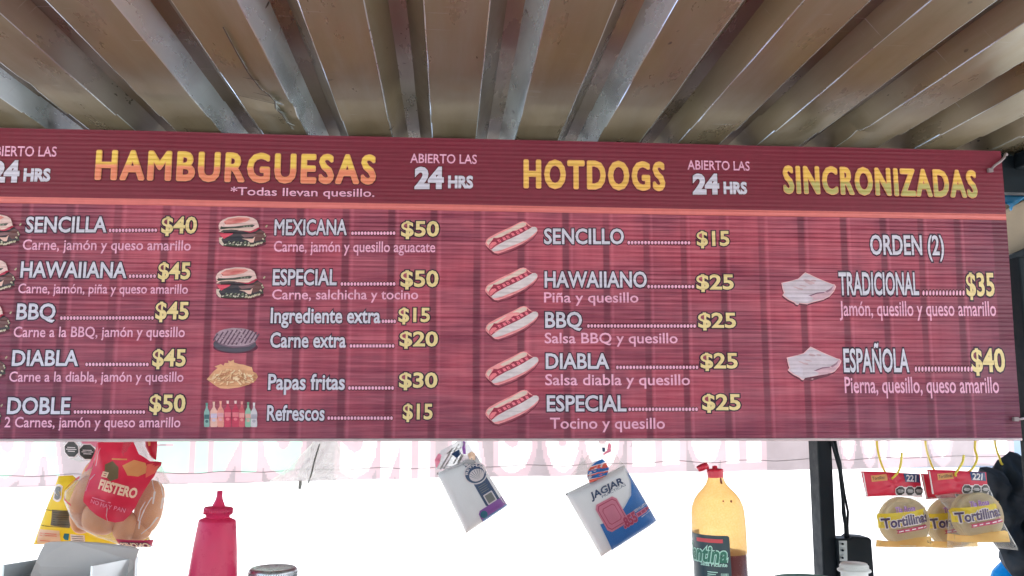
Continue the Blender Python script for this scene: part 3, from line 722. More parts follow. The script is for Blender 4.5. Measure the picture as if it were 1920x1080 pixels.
# plastic ties at the right end of the board
M['tie'] = plain('grey_nylon', (.26, .21, .22, 1), .45)
def tie(pts, r, label):
    mb = MB(); mb.tube(pts, r, 8, 0)
    d = (Vector(pts[0])-Vector(pts[1])).normalized()
    a = Vector(pts[0]); mb.box((a.x-.006, a.y-.006, a.z-.005), (a.x+.006, a.y+.003, a.z+.005), 0)
    tag(mb.build('cable_tie', M['tie'], bevel=.001), label, 'cable tie', 'nylon ties holding the board')
tie([S(1853, 321, .004), S(1861, 312, .008), S(1872, 304, .009), S(1880, 297, .004), P(1886, 288, 2.03), P(1888, 290, 2.06)], .0033, 'nylon tie at the upper right corner of the menu board beside the last heading')
tie([S(1902, 786, .004), S(1908, 786, .007), S(1914, 785, .006), P(1922, 784, 2.03), P(1926, 784, 2.07)], .0033, 'nylon tie at the lower right corner of the menu board')

# rails the board and packages hang from (hidden behind the board)
rx0, rx1 = -2.14, P(1935, 600, 2.06).x
mb = MB(); mb.box((rx0, 2.012, SZ1-.10), (rx1, 2.04, SZ1-.06)); tag(mb.build('sign_rail', M['black']), 'dark steel rail behind the top of the menu board', 'rail')
mb = MB(); mb.tube([(rx0, 2.10, SZ0+.05), (rx1, 2.10, SZ0+.05)], .006, 10); tag(mb.build('hanging_rod', M['black']), 'thin steel rod behind the lower edge of the menu board with packages hooked on it', 'rod')
HROD = SZ0+.05
# ------------------------------------------------------------------ right end of the stall
M['beige'] = plain('weathered_plywood', (.40, .33, .24, 1), .8, 0, .2, 6, .2, 60)
M['tarp_blue'] = plain('blue_tarpaulin', (.03, .26, .48, 1), .35, 0, .2, 10, .3, 30, trans=.4)
p0 = P(1914, 700, 2.075)
mb = MB(); mb.box((p0.x, 2.05, .06), (p0.x+.05, 2.10, P(1905, 484, 2.075).z)); tag(mb.build('steel_post', M['black'], bevel=.004), 'dark post at the right end of the menu board', 'post')
# rafter along the right edge of the roof
RX = PZ(1912, 284, H_ROOF-.002).x-.012
mb = MB(); mb.box((RX+.012, -2.72, H_ROOF-.045), (RX+.052, 2.25, H_ROOF-.002)); tag(mb.build('rafter', M['black'], bevel=.003), 'dark steel rafter running toward the viewer at the top right corner', 'rafter')
# side wall panels and tarp beyond the right end
def panel(name, pts, Y, mat, th, label, cat):
    mb = MB(); mb.prism([P(x, y, Y) for x, y in pts], (0, th, 0)); return tag(mb.build(name, mat), label, cat)
def fold_tarp():
    mb = MB()
    def fn(u, v):
        a = P(1872+u*120, 352-u*22+v*34+8*math.sin(u*7), 2.62)
        a.y += .03*math.sin(u*14+v*3)+.02*math.sin(v*9); a.z += .008*math.sin(u*19); return a
    mb.grid(fn, 30, 10); mb.grid(lambda u, v: fn(u, v)+Vector((0, .006, 0)), 30, 10)
    return mb.build('tarpaulin', M['tarp_blue'])
tag(fold_tarp(), 'crumpled bright blue tarpaulin beyond the upper right corner of the board', 'tarpaulin')
mb = MB(); q = P(1880, 362, 2.58); mb.tube([q, P(2000, 352, 2.58)], .008); tag(mb.build('iron_bar', M['black']), 'thin dark bar under the crumpled blue tarpaulin', 'bar')
panel('plywood_panel', [(1876, 357), (2040, 340), (2060, 470), (1880, 478)], 2.72, M['beige'], .02, 'beige plywood panel beyond the right end of the menu board', 'panel')
mb = MB(); mb.prism([P(1880, 396, 2.70), P(1905, 384, 2.70), P(2040, 322, 2.70), P(2040, 330, 2.70), P(1905, 391, 2.70), P(1880, 404, 2.70)], (0, .015, 0)); tag(mb.build('batten', M['beige']), 'pale batten lying diagonally across the beige plywood panel', 'batten')
panel('black_crossbar', [(1885, 482), (2040, 420), (2040, 470), (1885, 520)], 2.66, M['black'], .04, 'black crossbar under the beige plywood panel', 'bar')
M['white_box'] = plain('white_enamel', (.7, .7, .7, 1), .3)
panel('white_fascia', [(1889, 532), (2040, 500), (2040, 612), (1896, 618)], 2.68, M['white_box'], .03, 'white fascia board below the black crossbar on the right', 'board')

# banner hanging on the street side
M['banner'] = plain('banner_cloth', (.35, .305, .315, 1), .7, 0, .14, 7, .35, 12, trans=.34)
M['letter_green'] = plain('banner_green', (.40, .62, .50, 1), .6, 0, .1, 6, trans=.42)
M['letter_white'] = plain('banner_white', (.74, .72, .70, 1), .6, 0, .05, trans=.5)
M['letter_pink'] = plain('banner_pink', (.47, .36, .38, 1), .6, 0, .08, 6, trans=.4)
BY = 2.62
ba, bb = P(-80, 917, BY), P(1905, 872, BY); ba_x, bb_x = -1.75, bb.x
BT = EYE+.688
def bz(x): return ba.z+(bb.z-ba.z)*(x-ba.x)/(bb.x-ba.x)
def bfold(x, z):
    k = (BT-z)/(BT-1.2)
    return .012*k*math.sin(x*9+2*math.sin(x*3))+.007*k*math.sin(x*27+z*6)+.006*noise.noise(Vector((x*5, z*6, 4)))
def bfn(u, v, dy=0.):
    x = ba_x+(bb_x-ba_x)*u; z0 = bz(x)+.004*noise.noise(Vector((x*8, 0, 1))); z = z0+(BT-z0)*v
    return Vector((x, BY+bfold(x, z)+dy, z))
ban = thing('banner', 'backlit pale cloth banner with reversed letters hanging behind the stall', 'banner', (0, BY, BT))
NX, NZ, VF = 860, 84, .34                                    # fine grid over the lower third, where the printed letters end
paint = {}
def cell(x, z):
    u = (x-ba_x)/(bb_x-ba_x); v = (z-bz(x))/(BT-bz(x)); return u*NX, v/VF*NZ
def bletter(ch, x0, x1, yb, green, hpx=120):
    a, b_, c = P(x0, yb, BY), P(x1, yb, BY), P(x0, yb-hpx, BY)
    for off, mi in ((.11, 1), (.0, 2 if green else 3)):
        mb = MB()
        put_text(mb, ch, lambda u, v, d: Vector((b_.x+(a.x-b_.x)*u, BY, a.z+(c.z-a.z)*v)), [(off, 0, 0)], base_off=.085)  # seen from the back: mirrored
        for f in mb.f:
            q = [cell(mb.v[i].x, mb.v[i].z) for i in f]
            for t in range(1, len(q)-1):
                (ax, ay), (bx, by), (cx, cy_) = q[0], q[t], q[t+1]; dn = (by-cy_)*(ax-cx)+(cx-bx)*(ay-cy_)
                if abs(dn) < 1e-9: continue
                for ix in range(max(0, int(min(ax, bx, cx)-.5)), min(NX-1, int(max(ax, bx, cx)+.5))+1):
                    for iz in range(max(0, int(min(ay, by, cy_)-.5)), min(NZ-1, int(max(ay, by, cy_)+.5))+1):
                        px, py = ix+.5, iz+.5; l1 = ((by-cy_)*(px-cx)+(cx-bx)*(py-cy_))/dn; l2 = ((cy_-ay)*(px-cx)+(ax-cx)*(py-cy_))/dn
                        if l1 > -.02 and l2 > -.02 and l1+l2 < 1.02: paint[ix, iz] = mi
for a in (('C', -12, 42, 880, 1), ('A', 46, 112, 876, 1), ('E', 292, 356, 869, 1), ('I', 366, 391, 869, 1), ('N', 402, 482, 868, 1), ('O', 492, 566, 874, 1), ('C', 636, 706, 880, 0),
          ('N', 714, 770, 884, 0), ('I', 786, 806, 880, 0), ('A', 838, 905, 872, 0), ('C', 935, 1000, 870, 0), ('O', 1022, 1086, 868, 0), ('O', 1096, 1164, 864, 0), ('E', 1186, 1236, 858, 0), ('I', 1244, 1276, 856, 0), ('O', 1296, 1354, 854, 0),
          ('I', 1362, 1387, 851, 0), ('I', 1403, 1427, 850, 0), ('O', 1576, 1602, 845, 0), ('O', 1612, 1640, 843, 0), ('I', 1648, 1664, 843, 0), ('E', 1670, 1722, 841, 0), ('O', 1738, 1782, 840, 0), ('E', 1838, 1890, 834, 0)):
    bletter(*a)
mb = MB(); mb.grid(lambda u, v: bfn(u, v*VF), NX, NZ)
for jz in range(NZ):
    for ix in range(NX): mb.m[jz*NX+ix] = paint.get((ix, jz), 0)
mb.grid(lambda u, v: bfn(u, VF+(1-VF)*v), NX//4, 16)
mb.build('cloth', [M['banner'], M['letter_pink'], M['letter_green'], M['letter_white']], ban)
mb = MB(); mb.tube([bfn(u/60, .035)+Vector((0, -.004, .003*math.sin(u*1.7))) for u in range(0, 61)], .0011, 5); mb.build('hem_cord', plain('grey_cord', (.3, .27, .28, 1), .8), ban)
mb = MB(); mb.tube([(-2.12, BY+.0, BT), (2.03, BY, BT)], .009, 10); mb.build('curtain_rod', M['black'], ban)

# far side of the street
M['wall_far'] = plain('whitewashed_wall', (.80, .79, .76, 1), .9, 0, .06, 1.5, .2, 10)
M['wall_grey'] = plain('grey_shutter', (.45, .47, .48, 1), .6, .2)
M['wood_dark'] = plain('dark_door', (.10, .06, .04, 1), .6)
bld = thing('shop_building', 'bright whitewashed building far across the sunlit street', 'building', (0, 26, 0))
mb = MB(); mb.box((-30, 26, 0), (30, 34, 6.5)); mb.build('wall', M['wall_far'], bld)
mb = MB(); mb.box((-30.2, 25.7, 6.5), (30.2, 34.2, 6.9)); mb.build('roof', M['wall_grey'], bld)
for k in range(-4, 5):
    mb = MB(); mb.box((k*6-.6, 25.93, 3.6), (k*6+.6, 25.997, 5.2)); mb.build('window', M['wall_grey'], bld)
mb = MB(); mb.box((-400, 3.6, .004), (400, 24, .02)); stu(mb.build('road', plain('pale_road', (.42, .41, .39, 1), .9, 0, .12, 1.2, .2, 20)))
M['wall_bounce'] = plain('pale_bounce', (.78, .77, .74, 1), .9, 0, .08, 1.5, .2, 10)
mb = MB(); mb.box((6.2, -7, 0), (6.5, 3.2, 4.2)); tag(mb.build('bounce_wall', M['wall_bounce']), 'unseen pale wall added right of the stall to bounce light onto the roof', 'wall')  # unseen wall, added to bounce sunlight into the roof ribs
# ------------------------------------------------------------------ counter and the things on it
CZ = EYE-.392
M['steel'] = plain('brushed_steel', (.55, .56, .57, 1), .35, .9, .08, 12, .05, 200)
M['panel'] = plain('counter_panel', (.30, .12, .09, 1), .6)
ct = thing('counter', 'long steel topped serving counter below the menu board', 'counter', (0, 1.45, .06))
mb = MB(); mb.box((-1.9, 1.12, CZ-.03), (1.30, 1.75, CZ)); mb.build('countertop', M['steel'], ct, bevel=.004)
mb = MB(); mb.box((-1.86, 1.18, .06), (1.26, 1.70, CZ-.031)); mb.build('cabinet', M['panel'], ct)

def axis_for(xt, yt, xb, yb, Y):
    """axis of a slightly tilted upright bottle from photo centre points"""
    a, b = P(xb, yb, Y), P(xt, yt, Y); return a, (b-a)
def pxr(px, Y): return px/F_PX*(Y*1.01)
# ketchup squeeze bottle
KY = 1.36
M['ketchup'] = plain('red_squeeze_plastic', srgb(224, 72, 120), .28, 0, .06, 14, .05, trans=.5)
a, ax = axis_for(412.5, 920, 399, 1080, KY); ax.normalize()
base = a+ax*((CZ-a.z)/ax.z)
def hh(y): return (P(405, y, KY).z-base.z)/ax.z
r = lambda px: pxr(px, KY)
kb = thing('squeeze_bottle', 'red plastic ketchup squeeze bottle with pointed nozzle on the counter', 'bottle', (base.x, base.y, CZ))
mb = MB(); mb.lathe(base, ax, [(0, .001), (0, r(44)), (.006, r(46)), (.02, r(45.5)), (hh(1080), r(41.5)), (hh(1030), r(37.5)), (hh(978), r(32)), (hh(975), r(31)), (hh(972.5), r(26)), (hh(970), r(21))], 44); mb.build('bottle_body', M['ketchup'], kb)
mb = MB(); mb.lathe(base, ax, [(hh(972), r(20.5)), (hh(965), r(20.5)), (hh(964), r(24)), (hh(952), r(24.5)), (hh(951), r(23)), (hh(950.6), r(11.5)), (hh(946), r(10.2)), (hh(937), r(6.5)), (hh(930), r(5.2)), (hh(920.5), r(4.9)), (hh(920.2), r(3.4)), (hh(926), r(3))], 40)
for k in range(36):
    an = 2*math.pi*k/36; d = Vector((math.sin(an), -math.cos(an), 0))*r(24.5); mb.tube([base+ax*hh(963)+d, base+ax*hh(953)+d], .0007, 5)
mb.build('nozzle_cap', M['ketchup'], kb)
# hot sauce bottle
VY = 1.36
def film2(name, col, clear, rough=.08): return film(name, col, clear, .12, rough, .12)
def glass_mat(level):
    m = N('sauce_coated_glass'); co = m.coord()
    tp = m.new('BsdfTransparent'); tl = m.new('BsdfTranslucent')
    sp = m.ramp(m.noise(m.coord((60, 60, 60)), 6, 4), [(.40, srgb(242, 218, 172)), (.52, srgb(247, 226, 184)), (.7, srgb(250, 234, 200))])
    sx = m.new('SeparateXYZ'); m.link(co, sx.inputs[0]); above = m.ramp(m.math('MULTIPLY_ADD', m.math('SUBTRACT', sx.outputs[2], level), 200, .5), [(.3, (0,)*3), (.7, (1,)*3)])
    sp = m.mix(above, (.92, .90, .88, 1), sp)
    m.link(m.mix(above, (.02, .012, .01, 1), srgb(226, 178, 96)), m.b.inputs['Base Color'])
    m.link(sp, tl.inputs[0]); m.link(sp, tp.inputs[0]); m.b.inputs['Roughness'].default_value = .12
    a = m.new('MixShader'); m.link(m.math('MULTIPLY', above, .3), a.inputs[0]); m.link(tp.outputs[0], a.inputs[1]); m.link(tl.outputs[0], a.inputs[2])
    b = m.new('MixShader'); lw = m.new('LayerWeight'); lw.inputs[0].default_value = .25; m.link(m.math('MULTIPLY_ADD', lw.outputs['Facing'], .55, .10), b.inputs[0])
    m.link(a.outputs[0], b.inputs[1]); m.link(m.b.outputs[0], b.inputs[2]); m.link(b.outputs[0], m.out.inputs[0]); return m.mat
M['sauce'] = plain('dark_hot_sauce', srgb(118, 52, 58), .25, 0, .1, 40, 0)
M['cap_red'] = plain('red_cap', srgb(206, 44, 66), .35, 0, .06, 30, 0, trans=.15)
M['label_dark'] = plain('dark_teal_label', srgb(22, 50, 58), .4, 0, .1, 60, 0)
M['label_text'] = plain('pale_label_ink', srgb(176, 216, 200), .5, 0, .03, 60, 0)
M['label_green'] = plain('green_label_ink', srgb(44, 108, 88), .5, 0, .03, 60, 0)
M['label_red'] = plain('red_label_ink', srgb(196, 66, 74), .5, 0, .03, 60, 0)
a, ax = axis_for(1341.5, 895, 1353, 1080, VY); ax.normalize(); base = a+ax*((CZ-a.z)/ax.z)
def hv(y): return (P(1345, y, VY).z-base.z)/ax.z
r = lambda px: pxr(px, VY)
vb = thing('sauce_bottle', 'half empty hot sauce bottle with dark label and open red flip cap', 'bottle', (base.x, base.y, CZ))
prof = [(0, .001), (0, r(45)), (.006, r(48)), (.06, r(48)), (hv(1080), r(48)), (hv(1030), r(48.7)), (hv(985), r(49)), (hv(960), r(48)), (hv(948), r(46)), (hv(935), r(41)), (hv(925), r(34)), (hv(915), r(24.5)), (hv(907), r(18.5)), (hv(900), r(15.5)), (hv(894), r(14.2)), (hv(893), r(14))]
mb = MB(); mb.lathe(base, ax, prof, 56); M['glass'] = glass_mat(hv(1035)*ax.z); mb.build('glass_bottle', M['glass'], vb)
mb = MB(); mb.lathe(base, ax, [(.004, .001), (.004, r(44)), (.06, r(45.8)), (hv(1035), r(46.4)), (hv(1034.6), .001)], 48); mb.build('hot_sauce', M['sauce'], vb)
mb = MB(); mb.lathe(base, ax, [(hv(895), r(14.5)), (hv(884), r(15)), (hv(880), r(14.6)), (hv(879), r(12)), (hv(878.6), r(5)), (hv(873.5), r(4.4)), (hv(873), .001)], 36); mb.build('cap', M['cap_red'], vb)
lc = base+ax*hv(875)+Vector((-r(23), 0, 0)); la = Vector((-.42, 0, .9)).normalized()
mb = MB(); mb.lathe(lc-la*r(5), la, [(0, .001), (0, r(10.5)), (r(9), r(11)), (r(9), r(9)), (r(2), r(8.5)), (r(2), .001)], 28); mb.tube([base+ax*hv(879)+Vector((-r(13), 0, 0)), lc+Vector((r(8), 0, -r(1)))], r(3), 8); mb.build('flip_lid', M['cap_red'], vb)
M['drip'] = plain('sauce_drip', srgb(120, 48, 30), .3)
for x, y0, y1, w_ in ((5, 895, 906, 2.2), (-1, 934, 936.5, 1.6), (14, 934, 938, 1.8)):
    for kk in range(1):
        mb = MB(); mid = (y0+y1)/2; rr = None
        for (h1, r1), (h0, r0) in zip(prof[1:], prof[:-1]):
            if h0 <= hv(mid) <= h1: rr = r0+(r1-r0)*(hv(mid)-h0)/(h1-h0)
        rr = rr or r(15); an = math.asin(max(-1, min(1, r(x)/rr)))
        mb.tube([base+ax*hv(y0)+(rr+.0003)*Vector((math.sin(an), -math.cos(an), 0)), base+ax*hv(mid)+(rr+.0008)*Vector((math.sin(an), -math.cos(an), 0)), base+ax*hv(y1)+(rr+.0012)*Vector((math.sin(an), -math.cos(an), 0))], [r(w_*.7), r(w_), r(w_*.8)], 8)
        mb.build('sauce_drip', M['drip'], vb)
def cyl(lift0): 
    def fn(ang, z, d): rr = r(49.3)+lift0+d; return base+ax*z+rr*Vector((math.sin(ang), -math.cos(ang), 0))
    return fn
cf = cyl(.0002)
mb = MB(); A0, A1 = R(-150), R(4); zt, zb = hv(997.5), .03
def lab(u, v): return cf(A0+(A1-A0)*u, zb+(zt-zb)*v-(.002 if u > .985 and v > .97 else 0), 0)
mb.grid(lab, 40, 8)
def lt(body, a0, a1, y0, y1, mats, layers, sh=0., bo=0.):
    put_text(mb, body, lambda u, v, d: cf(R(a0)+(R(a1)-R(a0))*u, hv(y0)+(hv(y1)-hv(y0))*v, d), layers, sh, 1., bo)
lt('Valentina', -132, -3, 1046, 1018, 0, [(.05, .0004, 1), (0, .0008, 2)], .25, .03)
lt('Salsa Picante', -62, -4, 1054, 1047, 0, [(0, .0005, 1)], 0, .02)
mb.grid(lambda u, v: cf(R(-70)+R(60)*u, hv(1011)+(hv(1004)-hv(1011))*v, .0005), 12, 1, 3)
for k in range(12):
    a_ = R(-18+k*1.35); wd = R(random.choice((.35, .6, .9)))
    mb.grid(lambda u, v: cf(a_+wd*u, hv(1085)+(hv(1066)-hv(1085))*v, .0005), 1, 1, 1)
for k in range(6):
    mb.grid(lambda u, v: cf(R(-46)+R(22-(k % 3)*4)*u, hv(1064+k*4+1.6)+(hv(1064+k*4)-hv(1064+k*4+1.6))*v, .0005), 6, 1, 1)
mb.build('bottle_label', [M['label_dark'], M['label_text'], M['label_green'], M['label_red']], vb)
# glass jar with metal lid
JY = 1.38
c = P(512, 1078, JY); jb = Vector((c.x, c.y, CZ)); jt = P(512, 1064, JY).z-CZ; r = lambda px: pxr(px, JY)
M['lid'] = plain('worn_metal_lid', (.42, .44, .47, 1), .3, .85, .2, 60, .15, 150)
jar = thing('glass_jar', 'glass jar with worn metal screw lid between ketchup bottle and napkin packs', 'jar', tuple(jb))
mb = MB(); mb.lathe(jb, (0, 0, 1), [(jt-.020, r(40)), (jt-.019, r(42.5)), (jt-.015, r(43)), (jt-.013, r(41)), (jt-.005, r(42)), (jt-.002, r(41)), (jt, r(38)), (jt-.001, r(30)), (jt-.001, .001)], 44)
for k in range(60):
    an = 2*math.pi*k/60; d = Vector((math.sin(an), -math.cos(an), 0))*r(42); mb.tube([jb+Vector((0, 0, jt-.012))+d, jb+Vector((0, 0, jt-.005))+d], .0006, 4)
mb.build('screw_lid', M['lid'], jar)
M['jar_glass'] = film('clear_jar_glass', (.8, .88, .88, 1), .75, .05, .05, .05)
mb = MB(); mb.lathe(jb, (0, 0, 1), [(0, .001), (0, r(42)), (.01, r(46)), (jt-.04, r(46)), (jt-.026, r(41)), (jt-.018, r(39))], 44); mb.build('jar_body', M['jar_glass'], jar)
mb = MB(); mb.lathe(jb, (0, 0, 1), [(.004, .001), (.004, r(40)), (.05, r(43)), (.052, .001)], 32); mb.build('jar_filling', M['drip'], jar)
# small white-capped bottle
WY = 1.38
c = P(1602, 1078, WY); wb = Vector((c.x, c.y, CZ)); wt = P(1600, 1056, WY).z-CZ; r = lambda px: pxr(px, WY)
M['white_pl'] = plain('white_plastic', (.80, .80, .78, 1), .4, 0, .03, 20, .02, trans=.2)
wbo = thing('condiment_bottle', 'white condiment bottle with round white screw cap in front of the dark post', 'bottle', tuple(wb))
mb = MB(); mb.lathe(wb, (0, 0, 1), [(wt-.012, r(29.5)), (wt-.0105, r(30)), (wt-.009, r(29)), (wt-.0085, r(25)), (wt-.003, r(25)), (wt, r(23)), (wt+.0004, .001)], 40)
for k in range(44):
    an = 2*math.pi*k/44; d = Vector((math.sin(an), -math.cos(an), 0))*r(25.2); mb.tube([wb+Vector((0, 0, wt-.008))+d, wb+Vector((0, 0, wt-.003))+d], .0006, 4)
mb.build('screw_cap', M['white_pl'], wbo)
mb = MB(); mb.lathe(wb, (0, 0, 1), [(0, .001), (0, r(34)), (.006, r(36)), (.085, r(36)), (wt-.03, r(30)), (wt-.022, r(24)), (wt-.012, r(24))], 40); mb.build('bottle_body', M['white_pl'], wbo)
# green tub
c = P(1512, 1080, 1.50); gb = Vector((c.x, c.y, CZ)); gt = P(1512, 1075, 1.557).z-CZ; r = lambda px: pxr(px, 1.5)
mb = MB(); mb.lathe(gb, (0, 0, 1), [(0, .001), (0, r(48)), (.004, r(50)), (gt-.008, r(60)), (gt-.006, r(63)), (gt, r(63)), (gt, r(60)), (gt-.012, r(58.5)), (.006, r(47)), (.006, .001)], 44)
tag(mb.build('plastic_tub', plain('green_grey_plastic', (.20, .30, .28, 1), .4)), 'round grey green plastic tub whose rim shows at the foot of the post', 'tub')
# open steel box holding a sheet of card
BXM = plain('pale_sheet_steel', (.60, .66, .68, 1), .35, .5, .06, 10, .05)
M['card'] = plain('grey_card', (.48, .46, .46, 1), .8, 0, .05, 14, .1)
bx = thing('open_box', 'open grey box at the lower left corner below the bread bags', 'box', (P(130, 1080, 1.38).x, 1.40, CZ))
def wallq(x0, y0, Y0, x1, y1, Y1, th, zb=CZ+.001):
    a, b_ = P(x0, y0, Y0), P(x1, y1, Y1); mb = MB(); n = Vector((-(b_-a).y, (b_-a).x, 0)).normalized()*th
    mb.prism([a, b_, Vector((b_.x, b_.y, zb)), Vector((a.x, a.y, zb))], n); return mb
mb = wallq(8, 1059, 1.32, 72, 1049, 1.46, .003); mb.build('side_panel', BXM, bx)
mb = wallq(174, 1061.5, 1.29, 257.5, 1045, 1.40, .003); mb.build('side_panel', BXM, bx)
mb = wallq(72, 1049, 1.46, 257, 1044, 1.405, .003); mb.build('back_panel', BXM, bx)
a, b_ = P(8, 1100, 1.32), P(174, 1103, 1.29); mb = MB(); mb.prism([a, b_, Vector((b_.x, b_.y, CZ+.001)), Vector((a.x, a.y, CZ+.001))], (0, .003, 0)); mb.build('front_panel', BXM, bx)
cy0 = 1.335
pts = [(50, 1100), (58, 1076), (68, 1052), (76, 1034), (84, 1019), (92, 1016.5), (130, 1015), (180, 1017.5), (225, 1022), (250, 1026), (260, 1030), (256, 1042), (252, 1052), (250, 1100)]
mb = MB(); base_y = {}
vsf = []
for x, y in pts:
    Yk = cy0+(1100-y)*.0004+(.03 if x > 200 else 0)*(x-200)/60; vsf.append(P(x, y, Yk))
lo = [Vector((v.x, v.y, CZ+.006)) for v in (vsf[0], vsf[-1])]
mb.prism([lo[0]]+vsf+[lo[1]], (.0, .0035, 0))
mb.build("card_flap", M["card"], bx)
# adapter box and cables by the post
EY = 2.24
a, b_ = P(1570, 1006, EY), P(1639, 1100, EY)
eb = thing('junction_box', 'black electrical box fixed beside the dark post behind the white cap', 'electrical box', ((a.x+b_.x)/2, EY+.03, b_.z))
tilt = P(1631, 1006, EY).x
mb = MB(); mb.prism([P(1570, 1010, EY), P(1595, 1010, EY), P(1600, 1006, EY), P(1630, 1008, EY), P(1635, 1012, EY), P(1641, 1095, EY), P(1577, 1095, EY)], (0, .06, 0)); mb.build('housing', M['black'], eb, bevel=.004)
M['grey_met'] = plain('zinc_bracket', (.30, .34, .35, 1), .35, .6)
mb = MB(); mb.prism([P(1573, 1014, EY-.003), P(1588, 1014, EY-.003), P(1589, 1052, EY-.003), P(1575, 1052, EY-.003)], (0, .002, 0))
for y in (1020, 1032, 1046): mb.tube([P(1580, y, EY-.008), P(1580, y, EY-.002)], .003, 10, 1)
mb.tube([P(1576, 1026, EY-.005), P(1584, 1029, EY-.008), P(1583, 1040, EY-.008), P(1577, 1044, EY-.005)], .0012, 6, 0)
mb.build('bracket', [M['grey_met'], M['black']], eb)
mb = MB(); mb.lathe(P(1605, 1036, EY-.0005), (0, -1, 0), [(0, .012), (.0015, .0115), (.0015, .009), (0, .009)], 24); mb.build('knockout_ring', M['black'], eb)
CYY = 2.25
for k, pth in enumerate(([(1554, 800), (1559, 826), (1568, 858), (1574, 880), (1579, 925), (1583, 960), (1586, 990), (1588, 1009)],
                        [(1564, 800), (1566, 826), (1572, 860), (1577, 884), (1583, 925), (1590, 960), (1589, 985), (1590, 1009)],
                        [(1559, 800), (1564, 830), (1575, 868), (1577, 886), (1580, 930), (1581, 962), (1585, 985), (1586, 1009)])):
    mb = MB(); pts = [P(x, y, CYY+.004*k) for x, y in pth]; top = pts[0].copy(); top.z = H_ROOF-.08
    mb.tube([top]+pts, .0042 if k != 1 else .0034, 8)
    tag(mb.build('power_cable', M['black']), ('black cable nearest the dark post running down to the electrical box', 'outermost black cable bowing away from the dark post', 'middle black cable crossing between the two others beside the post')[k], 'cable', 'cables beside the post')
# ------------------------------------------------------------------ things hanging behind the board
def dens(o, n=3, closed=True):
    r_ = []
    for i in range(len(o)):
        a, b = o[i], o[(i+1) % len(o)]
        for k in range(n): r_.append((a[0]+(b[0]-a[0])*k/n, a[1]+(b[1]-a[1])*k/n))
    return r_
class Pillow:
    """a puffed shape with a given outline (photo pixels) and real depth; depth(x, y) gives its front surface"""
    def __init__(s, outline, Y, dep, nz=.15, nf=.03, seed=0., n=4, pw=.5, cen=None):
        s.o = dens(outline, n); s.Y, s.dep, s.nz, s.nf, s.seed, s.pw = Y, dep, nz, nf, seed, pw
        s.c = cen or (sum(p[0] for p in s.o)/len(s.o), sum(p[1] for p in s.o)/len(s.o))
        s.ang = sorted(((math.atan2(y-s.c[1], x-s.c[0]), math.hypot(x-s.c[0], y-s.c[1])) for x, y in s.o))
    def rho(s, x, y):
        a = math.atan2(y-s.c[1], x-s.c[0]); r_ = math.hypot(x-s.c[0], y-s.c[1])
        L = s.ang
        for (a0, r0), (a1, r1) in zip(L, L[1:]):
            if a0 <= a <= a1: return r_/max(1e-6, r0+(r1-r0)*(a-a0)/max(1e-9, a1-a0))
        return r_/L[0][1]
    def depth(s, x, y, t=None):
        t = s.rho(x, y) if t is None else t
        return s.dep*max(0, 1-t*t)**s.pw+s.nz*s.dep*noise.noise(Vector((x*s.nf, y*s.nf, s.seed)))*(max(0, 1-t)**.5)
    def at(s, x, y, d=0.):
        p = P(x, y, s.Y); return Vector((p.x, s.Y-s.depth(x, y)-d, p.z))
    def sheet(s, mb, mi=0, rings=8, front=True, d=0.):
        n = len(s.o); vs = [None]; fs = []
        def pt(x, y, t):
            p = P(x, y, s.Y); q = s.depth(x, y, t); return Vector((p.x, s.Y+(-q-d if front else q*.8+d), p.z))
        vs[0] = pt(*s.c, 0)
        for k in range(1, rings+1):
            t = k/rings
            for x, y in s.o: vs.append(pt(s.c[0]+(x-s.c[0])*t, s.c[1]+(y-s.c[1])*t, t))
        for i in range(n):
            j = (i+1) % n; fs.append((0, 1+i, 1+j))
            for k in range(rings-1): fs.append((1+k*n+i, 1+(k+1)*n+i, 1+(k+1)*n+j, 1+k*n+j))
        mb.add(vs, fs, mi, True)
    def solid(s, mb, mi=0, rings=8): s.sheet(mb, mi, rings, True); s.sheet(mb, mi, rings, False)
    def patch(s, mb, poly, mi=0, d=.0012, rings=5, n=4):
        """printed area following the surface"""
        o = dens(poly, n); c_ = (sum(p[0] for p in o)/len(o), sum(p[1] for p in o)/len(o)); m = len(o)
        vs = [s.at(*c_, d)]; fs = []
        for k in range(1, rings+1):
            t = k/rings
            for x, y in o: vs.append(s.at(c_[0]+(x-c_[0])*t, c_[1]+(y-c_[1])*t, d))
        for i in range(m):
            j = (i+1) % m; fs.append((0, 1+i, 1+j))
            for k in range(rings-1): fs.append((1+k*m+i, 1+(k+1)*m+i, 1+(k+1)*m+j, 1+k*m+j))
        mb.add(vs, fs, mi, True)
    def text(s, mb, body, a, b, capx, layers, shear=0., base=0., mirror=False, sp=1.):
        """a, b: pixel ends of the baseline; capx: cap height in pixels"""
        dx, dy = b[0]-a[0], b[1]-a[1]; L = math.hypot(dx, dy); ux, uy = dy/L, -dx/L
        def fn(u, v, d):
            if mirror: u = 1-u
            x, y = a[0]+dx*u+ux*capx*v, a[1]+dy*u+uy*capx*v; return s.at(x, y, d)
        put_text(mb, body, fn, layers, shear, sp, base)
def octo(cx, cy, r_, sy_=1.): return [(cx+r_*math.cos(R(22.5+45*k)), cy+sy_*r_*math.sin(R(22.5+45*k))) for k in range(8)]
def T_(k, ox, oy): return lambda pts: [(ox+x/k, oy+y/k) for x, y in pts]

